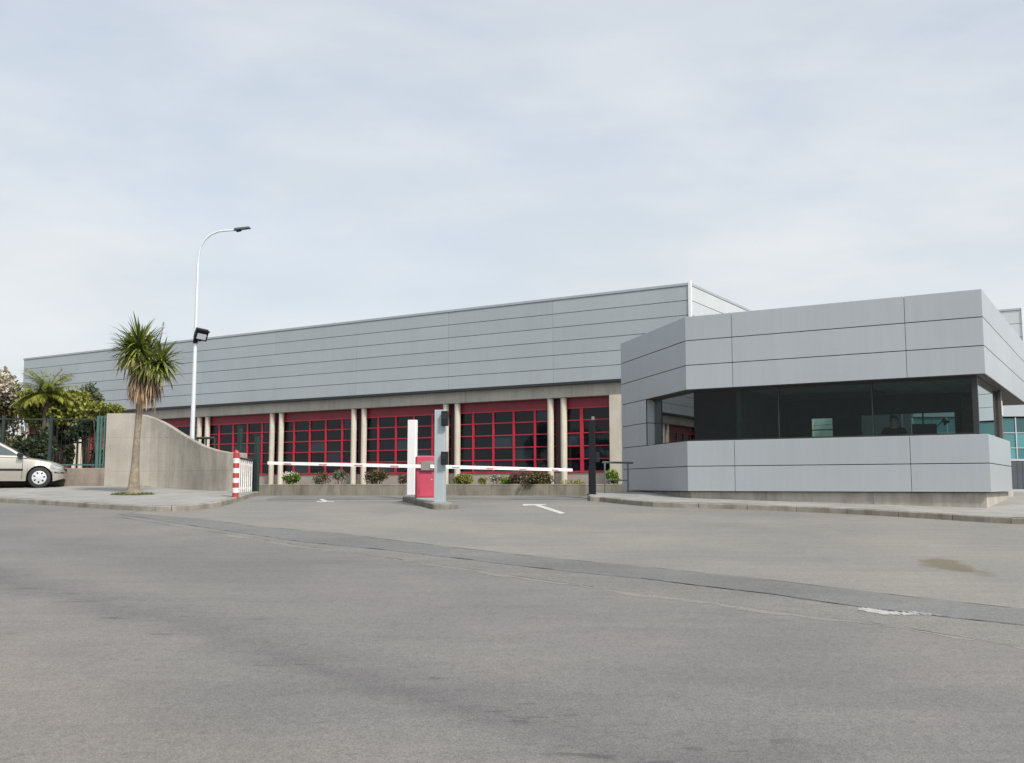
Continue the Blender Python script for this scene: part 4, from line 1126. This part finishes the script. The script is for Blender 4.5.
mb.tube([s0, s0.lerp(s1, .5), s1], [.014, .011, .005], 6)
for k in range(26):
    t = random.uniform(.35, 1); p_ = s0.lerp(s1, t); d = rdir(-.2, .8); mb.tube([p_, p_+d*random.uniform(.05, .16)*(1.3-t)], [.007, .003], 4)
mb.build('flower_stalk', M['bark_dark'], yc)
# grass at the foot of the yucca and at the low wall
def grass(name, spots, h):
    mb = MB()
    for (x, y, rx, ry, n, base) in spots:
        for k in range(n):
            a = random.uniform(0, 2*PI); r_ = math.sqrt(random.random()); xx = x+rx*r_*math.cos(a); yy = y+ry*r_*math.sin(a)
            blade(mb, (xx, yy, zg(xx, yy)+base), rdir(.6, 1), random.uniform(.5, 1)*h, .006, .6, seg=2)
    o = mb.build(name, M['grass'], smooth=False); return setp(o, kind='stuff')
g1 = grass('grass', [(q.x, q.y-.05, .55, .35, 1500, .115)]+[(random.uniform(-19, -13.2), Yw-.05, .5, .12, 160, .115) for _ in range(14)]+[(random.uniform(-13.5, -9), Yw-.03, .3, .05, 30, .115) for _ in range(4)], .11)

mb = MB()
for k in range(2600):
    lx = -random.uniform(3.2, 27); ly = random.uniform(-1.35, .05)
    if math.sin(lx*1.7)+math.sin(lx*.63+1) < random.uniform(-1.2, 1.0): continue
    pp = Vector((B0.x, B0.y, ZR))+ex*lx+ey*ly; blade(mb, (pp.x, pp.y, ZR-.03), rdir(.3, 1), random.uniform(.08, .26), .012, 1.0, seg=2)
setp(mb.build('ground_cover', M['bush_y']), kind='stuff')
def foliage(mb, c, rx, ry, rz, n, leaf, lobes=6, inner=.45, flat=.6):
    lob = [(rdir(-.4, 1), random.uniform(.55, 1.0), random.uniform(.32, .55)) for _ in range(lobes)]
    for k in range(n):
        ld, lr, ls = random.choice(lob)
        d = rdir(); rr = ls*random.random()**.4
        p = ld*lr*.62+d*rr
        P = Vector((c[0]+p.x*rx, c[1]+p.y*ry, c[2]+p.z*rz))
        a = rdir(); b = rdir(); a = (a+d*.5).normalized(); s_ = a.cross(b)
        if s_.length < .1: continue
        s_.normalize(); l_ = leaf*random.uniform(.6, 1.3); w_ = l_*random.uniform(.3, .5)
        n0 = len(mb.v)
        mb.v += [tuple(P), tuple(P+a*l_*.5+s_*w_), tuple(P+a*l_), tuple(P+a*l_*.5-s_*w_)]
        mb.f.append((n0, n0+1, n0+2, n0+3)); mb.m.append(0)
def stems(base, c, rx, rz, n, r0):
    mb = MB()
    for k in range(n):
        d = rdir(.1, .9); tip = Vector(c)+Vector((d.x*rx*.7, d.y*rx*.7, d.z*rz*.6)); b = Vector(base)+Vector((random.uniform(-.1, .1)*rx, random.uniform(-.1, .1)*rx, 0))
        m_ = b.lerp(tip, .5)+Vector((0, 0, .1*rz))
        mb.tube([b, m_, tip], [r0, r0*.7, r0*.25], 6)
    return mb
def shrub(name, label, cat, px, pyc, Y, wpx, hpx, mats, n, leaf, group=None, extra=None, lobes=7):
    """crown centred on pixel (px, pyc), wpx wide and hpx tall"""
    c = at(px, pyc, Y); sc = Y/F; rx = wpx*sc/2; rz = hpx*sc/2
    gz = zg(c.x, c.y)
    base = Vector((c.x, c.y, min(gz, c.z-rz)))
    r = empty(name, base, 0, label, cat, group); cc = c-base
    mb = MB(); foliage(mb, cc, rx*(1.3 if group == PG else 1.12), rx*1.0, rz*(1.3 if group == PG else 1.12), n, leaf, lobes); mb.build('crown', M[mats], r)
    stems((0, 0, 0), cc, rx, rz, 7, max(.008, rx*.05)).build('stem' if rz < .6 else 'trunk', M['bark_dark'], r, smooth=True)
    if extra:
        m2, n2, lf, dz = extra
        mb = MB(); foliage(mb, cc+Vector((rx*.45 if name == 'blossom_tree' else 0, -rx*(.75 if name == 'blossom_tree' else .3), rz*dz)), rx*.9, rx*.8, rz*.6, n2, lf, 5); mb.build('blossom', M[m2], r)
    return r
# in the planter
def bplant(px, d=-.7): 
    t = t_of(px, d); return (B0-ex*t+ey*d).y
def pshrub(label, px, y0, y1, wpx, m, n, leaf=.09, extra=None, d=-.7, name='shrub'):
    Y = bplant(px, d); r = shrub(name, label, 'shrub', px, (y0+y1)/2, Y, wpx*1.12, (y1-y0), m, int(n*1.9), leaf, PG, extra, 9)
    return r
pshrub('bright green hydrangea with white blooms in the planter, leftmost shrub there', 289, 472, 486, 17, 'bush_l', 900, .10, ('petal', 120, .07, .75), name='hydrangea')
pshrub('small loose pinkish green plant in the planter below the second window', 322, 474, 486, 14, 'bush_b', 380, .08)
pshrub('thin grey green plant beside a column pair in the planter', 340, 471, 484, 16, 'bush_g', 300, .09)
pshrub('round brownish green bush in the planter just right of a column pair', 377, 469, 486, 20, 'bush_b', 1300, .08)
pshrub('low dark reddish plant half hidden behind the white pillar', 403, 473, 486, 8, 'bush_p', 260, .08)
pshrub('low wide green bush in the planter right of the reader pillar', 464, 474, 486, 18, 'bush_y', 800, .08)
pshrub('tiny yellowish plant in the planter under the right boom', 483, 478, 486, 9, 'bush_y', 200, .07)
pshrub('thin plant dotted with white flowers in the planter', 496, 474, 485, 13, 'bush_g', 160, .07, ('petal', 18, .08, .4))
pshrub('bright yellow green low plant beside the purple brown bush', 508, 477, 486, 16, 'bush_l', 600, .09)
pshrub('purple brown twiggy bush left of the biggest planter bush', 522, 470, 487, 18, 'bush_p', 1000, .07, d=-.9)
pshrub('biggest dark green and brown bush spilling over the planter edge', 538, 470, 490, 25, 'bush_b', 1900, .08, d=-1.2)
pshrub('sparse low yellow weeds in the planter near the door', 574, 480, 486, 22, 'bush_y', 180, .06, name='weeds')
pshrub('fresh yellow green plant by the concrete pier at the planter end', 611, 472, 486, 13, 'bush_l', 700, .09, d=-.9)
# left garden behind the fence
TG = 'garden trees behind the green fence'
shrub('blossom_tree', 'pale blossoming tree with brown leaves at the left edge of the photo', 'tree', -2, 412, 36, 58, 76, 'bush_b', 4200, .13, TG, ('blossom', 2000, .11, .45), 10)
shrub('leafy_tree', 'yellow green leafy tree under the feathery palm behind the fence', 'tree', 56, 414, 35, 72, 62, 'bush_y', 8000, .13, TG, None, 11)
shrub('leafy_tree', 'loose grey green tree right of the palm, in front of grey cladding', 'tree', 86, 402, 36, 34, 40, 'bush_g', 2000, .12, TG, None, 7)
shrub('leafy_tree', 'low yellow green crown reaching towards the top of the concrete wall', 'tree', 102, 411, 34, 38, 20, 'bush_y', 2000, .11, TG, None, 6)
HG = 'dark shrubs behind the green fence'
shrub('shrub', 'dark shrub behind the fence directly above the parked car bonnet', 'shrub', 35, 452, 33.5, 40, 50, 'bush_d', 2600, .12, HG, None, 9)
shrub('shrub', 'dark olive shrub at the left edge above the parked car roof', 'shrub', 2, 448, 33.5, 48, 46, 'bush_b', 2600, .12, HG, None, 9)
shrub('shrub', 'dark shrub top hanging behind the upper part of the fence, next to the tall wall', 'shrub', 88, 432, 34.5, 40, 26, 'bush_d', 1500, .12, HG, None, 8)
shrub('shrub', 'dark shrub behind the left fence post, below the palm', 'shrub', 60, 440, 35, 30, 40, 'bush_d', 1700, .12, HG, None, 7)
shrub('shrub', 'small dark shrub low behind the fence, just left of the tall wall', 'shrub', 98, 458, 34.2, 17, 26, 'bush_d', 900, .11, HG, None, 6)
shrub('shrub', 'small dark shrub low behind the fence beside the car headlight', 'shrub', 69, 457, 34.2, 13, 26, 'bush_d', 700, .11, HG, None, 6)
# feathery palm
c = at(47, 393, 34.2); base = Vector((c.x, c.y, zg(c.x, c.y)))
pt = empty('palm_tree', base, 0, 'feathery yellow green palm standing highest behind the fence', 'tree', TG)
cc = c-base
MB().tube([(0, 0, 0), (.03, 0, cc.z*.5), cc], [.16, .13, .12], 10).build('trunk', M['bark_dark'], pt, smooth=True)
mb = MB()
for k in range(64):
    d = rdir(-.25, .98); ln = random.uniform(.85, 1.2); cur = Vector(cc); seg = 12
    drp = random.uniform(.5, 1.1)
    for s_ in range(seg):
        d = (d+Vector((0, 0, -1))*drp/seg).normalized(); nxt = cur+d*ln/seg
        side = d.cross(Vector((0, 0, 1))); side = side.normalized() if side.length > .05 else Vector((1, 0, 0))
        if s_ > 1:
            for sg in (-1, 1):
                for h_ in (0, .5):
                    blade(mb, cur.lerp(nxt, h_), (side*sg+d*1.0+Vector((0, 0, random.uniform(-.2, .3)))), .34*(1-.5*abs(s_/seg-.45)), .018, random.uniform(.3, 1), seg=2)
        mb.tube([cur, nxt], .010, 4, cap=False); cur = nxt
mb.build('fronds', M['palm'], pt)

# ------------------------------------------------------------------ parked car
q = G(40, 31.0-1.2*0); 
q = Vector((at(38.5, 489, 29.4).x, 29.4, 0)); q.z = zg(q.x, q.y)+.118
car = empty('parked_car', q-Matrix.Rotation(R(20), 3, 'Z') @ Vector((1.3, -.85, 0)), R(20), 'beige hatchback parked on the pavement at the left edge by the fence', 'car')
def itp(x, T):
    for (a, va), (b, vb) in zip(T, T[1:]):
        if x <= b: return va+(vb-va)*max(0, (x-a)/(b-a))
    return T[-1][1]
belt = [(-2.06, .80), (-1.98, .93), (-1.7, .98), (-1, .95), (0, .92), (.7, .90), (.9, .88), (1.2, .84), (1.55, .775), (1.75, .71), (1.88, .64), (1.95, .50)]
wid = [(-2.06, .70), (-1.9, .80), (-1.5, .85), (1.2, .85), (1.6, .82), (1.8, .76), (1.9, .66), (1.95, .54)]
RW, AR = .305, .355
xsn = sorted(set([round(-2.06+.04*k, 3) for k in range(100)]+[1.95]+[s_*1.3+AR*math.cos(PI*k/12) for s_ in (-1, 1) for k in range(13)]))
sec = []
for x in xsn:
    w_ = itp(x, wid); zb = .20+.10*max(0, (x-1.7)/.3)+.12*max(0, (-1.8-x)/.3)
    for xc in (1.3, -1.3):
        dx = abs(x-xc)
        if dx <= AR+1e-6: zb = max(zb, RW+math.sqrt(max(0, AR*AR-dx*dx))-.01)
    zt = itp(x, belt)
    z1 = max(zb+.005, min(.48, zt-.1)); z2 = max(z1+.005, zt-.17); z3 = max(z2+.01, zt-.03)
    ring = [(0, .24), (w_*.80, max(.24, zb)-.0), (w_*.97, zb), (w_, z1), (w_*.985, z2), (w_*.94, z3), (w_*.86, zt), (0, zt+.03)]
    sec.append(ring)
mb = MB()
for x, ring in zip(xsn, sec):
    pr = [(x, -y, z) for y, z in ring]+[(x, y, z) for y, z in ring[-2:0:-1]]
    mb.v += pr
k = len(sec[0])*2-2
for i in range(len(xsn)-1):
    for j in range(k): mb.f.append((i*k+j, i*k+(j+1) % k, (i+1)*k+(j+1) % k, (i+1)*k+j)); mb.m.append(0)
mb.f += [tuple(range(k)), tuple(range((len(xsn)-1)*k+k-1, (len(xsn)-1)*k-1, -1))]; mb.m += [0, 0]
# cabin
cab = [(.95, .875), (.52, 1.14), (.15, 1.335), (-.15, 1.405), (-.7, 1.425), (-1.2, 1.38), (-1.55, 1.27), (-1.95, .96)]
def cy(z): return .795-(z-.94)*.36
n0 = len(mb.v); m_ = len(cab)
for s_ in (-1, 1):
    for x, z in cab: mb.v.append((x, s_*cy(z), z))
for s_ in (-1, 1):
    for x, z in cab: mb.v.append((x, s_*(cy(z)-.10), z+.018))
for i in range(m_-1):
    mb.f.append((n0+i, n0+i+1, n0+2*m_+i+1, n0+2*m_+i)); mb.f.append((n0+2*m_+i, n0+2*m_+i+1, n0+3*m_+i+1, n0+3*m_+i)); mb.f.append((n0+3*m_+i, n0+3*m_+i+1, n0+m_+i+1, n0+m_+i)); mb.m += [0, 0, 0]
mb.f.append(tuple(n0+i for i in range(m_))); mb.f.append(tuple(n0+m_+i for i in range(m_-1, -1, -1))); mb.m += [0, 0]
body = mb.build('body', M['carpaint'], car, smooth=True)
bm = bmesh.new(); bm.from_mesh(body.data); bmesh.ops.recalc_face_normals(bm, faces=bm.faces); bm.to_mesh(body.data); bm.free()
es = body.modifiers.new('edges', 'EDGE_SPLIT'); es.split_angle = R(38)
def sidepoly(pts, name, m, off=.006, parent=car, both=True, ncol=None):
    for s_ in ((-1, 1) if both else (-1,)):
        mb = MB(); n = len(pts)
        mb.v = [(x, s_*(cy(z)+off), z) for x, z in pts]+[(x, s_*(cy(z)-.01), z) for x, z in pts]
        mb.f = [tuple(range(n)), tuple(range(2*n-1, n-1, -1))]+[(i, (i+1) % n, n+(i+1) % n, n+i) for i in range(n)]; mb.m = [0]*len(mb.f)
        o = mb.build(name, m, parent)
        b2 = bmesh.new(); b2.from_mesh(o.data); bmesh.ops.recalc_face_normals(b2, faces=b2.faces); b2.to_mesh(o.data); b2.free()
sidepoly([(.74, .94), (.47, 1.105), (.13, 1.285), (-.12, 1.345), (-.20, 1.35), (-.20, .965)], 'side_window', M['carglass'])
sidepoly([(-.27, .97), (-.27, 1.355), (-.70, 1.365), (-1.10, 1.35), (-1.30, 1.26), (-1.38, .99)], 'side_window', M['carglass'])
def quadglass(a, b, off, name):
    (x0, z0), (x1, z1) = a, b; d = Vector((x1-x0, 0, z1-z0)).normalized(); nn_ = Vector((d.z, 0, -d.x)); nn_ = nn_ if nn_.z > 0 else -nn_
    mb = MB(); y0, y1 = cy(z0)-.12, cy(z1)-.13
    P = [Vector((x0, -y0, z0+.018)), Vector((x0, y0, z0+.018)), Vector((x1, y1, z1+.018)), Vector((x1, -y1, z1+.018))]
    mb.add([p_+nn_*off for p_ in P]+[p_-nn_*.004 for p_ in P], [(0, 1, 2, 3), (7, 6, 5, 4), (0, 4, 5, 1), (1, 5, 6, 2), (2, 6, 7, 3), (3, 7, 4, 0)]); mb.build(name, M['carglass'], car)
quadglass((.90, .905), (.56, 1.115), .008, 'windscreen'); quadglass((.49, 1.155), (.17, 1.325), .008, 'windscreen')
quadglass((-1.88, 1.01), (-1.58, 1.25), .008, 'rear_window')
def ysurf(x, z): 
    w_ = itp(x, wid); return w_
for s_ in (-1, 1):
    MB().box(-.95, .86, s_*.853-.012, s_*.853+.012, .50, .56).build('side_moulding', M['black_plastic'], car, bevel=.004)
    mb = MB(); mb.box(.70, .86, s_*.93-.09, s_*.93+.07, .90, 1.02); mr = mb.build('mirror', M['carpaint'] if False else M['black_plastic'], car, bevel=.03, seg=3)
    dr = MB().box(-.18, -.02, s_*.845-.012, s_*.845+.012, .80, .835).build('door_handle', M['black_plastic'], car, bevel=.004)
    mb = MB()
    for x_ in (.84, -.235): mb.box(x_-.005, x_+.005, s_*.8505-.004, s_*.8505+.004, .27, .80)
    mb.build('door_seam', M['black'], car)
    # headlight wraps round the corner
    mb = MB(); pts = [(1.60, .60), (1.64, .70), (1.75, .67), (1.88, .60), (1.88, .535), (1.76, .55)]
    mb.v = [(x, s_*(itp(x, wid)*.99+.008), z) for x, z in pts]+[(x, s_*(itp(x, wid)*.9-.03), z) for x, z in pts]
    n = len(pts); mb.f = [tuple(range(n)), tuple(range(2*n-1, n-1, -1))]+[(i, (i+1) % n, n+(i+1) % n, n+i) for i in range(n)]; mb.m = [0]*len(mb.f)
    hl = mb.build('headlight', M['lamp_glass'], car)
    b2 = bmesh.new(); b2.from_mesh(hl.data); bmesh.ops.recalc_face_normals(b2, faces=b2.faces); b2.to_mesh(hl.data); b2.free()
    mb = MB(); pts = [(1.70, .44), (1.70, .475), (1.80, .475), (1.90, .47), (1.955, .455), (1.955, .43), (1.90, .435), (1.80, .44)]
    mb.v = [(x, s_*(itp(x, wid)+.010), z) for x, z in pts]+[(x, s_*(itp(x, wid)*.9-.03), z) for x, z in pts]
    n = len(pts); mb.f = [tuple(range(n)), tuple(range(2*n-1, n-1, -1))]+[(i, (i+1) % n, n+(i+1) % n, n+i) for i in range(n)]; mb.m = [0]*len(mb.f)
    o = mb.build('bumper_strip', M['black_plastic'], car)
    b2 = bmesh.new(); b2.from_mesh(o.data); bmesh.ops.recalc_face_normals(b2, faces=b2.faces); b2.to_mesh(o.data); b2.free()
    MB().box(-2.07, -1.96, s_*.66-.1, s_*.66+.1, .66, .86).build('tail_light', M['stripe_red'], car, bevel=.01)
    for xc in (1.3, -1.3):
        yo = s_*.74
        mb = MB(); prof = [(.20, -.09), (.285, -.10), (RW, -.085), (RW+.0, 0), (RW, .085), (.285, .10), (.20, .09)]; n = 36
        for a_ in range(n):
            t = 2*PI*a_/n
            for r_, y_ in prof: mb.v.append((r_*math.cos(t), y_, r_*math.sin(t)))
        kk = len(prof)
        for a_ in range(n):
            for j in range(kk-1): mb.f.append((a_*kk+j, a_*kk+j+1, ((a_+1) % n)*kk+j+1, ((a_+1) % n)*kk+j)); mb.m.append(0)
        wh = empty('wheel', (xc, yo, RW), 0); wh.parent = car
        o = mb.build('tyre', M['rubber'], wh, smooth=True)
        b2 = bmesh.new(); b2.from_mesh(o.data); bmesh.ops.recalc_face_normals(b2, faces=b2.faces); b2.to_mesh(o.data); b2.free()
        # wheel cover: domed disc with seven holes
        mb = MB(); n = 42; ys_ = s_
        rr = [(.215, .06), (.205, .085), (.165, .088), (.105, .094), (.05, .10), (.0, .10)]
        for (r_, y_) in rr[:-1]:
            for a_ in range(n): t = 2*PI*a_/n; mb.v.append((r_*math.cos(t), ys_*y_, r_*math.sin(t)))
        mb.v.append((0, ys_*.10, 0))
        for j in range(len(rr)-2):
            for a_ in range(n):
                if j == 2 and (a_ % 6) in (0, 1): continue
                mb.f.append((j*n+a_, j*n+(a_+1) % n, (j+1)*n+(a_+1) % n, (j+1)*n+a_)); mb.m.append(0)
        for a_ in range(n): mb.f.append(((len(rr)-2)*n+a_, (len(rr)-2)*n+(a_+1) % n, (len(rr)-1)*n)); mb.m.append(0)
        mb.build('rim', M['alloy'], wh)
        MB().tube([(0, s_*.03, 0), (0, s_*.05, 0)], .212, 24).build('brake_disc', M['black'], wh)
MB().box(-1.95, 1.85, -.62, .62, .23, .60).build('underbody', M['black'], car)
MB().box(1.92, 1.965, -.30, .30, .50, .58).build('grille', M['black_plastic'], car, bevel=.008)
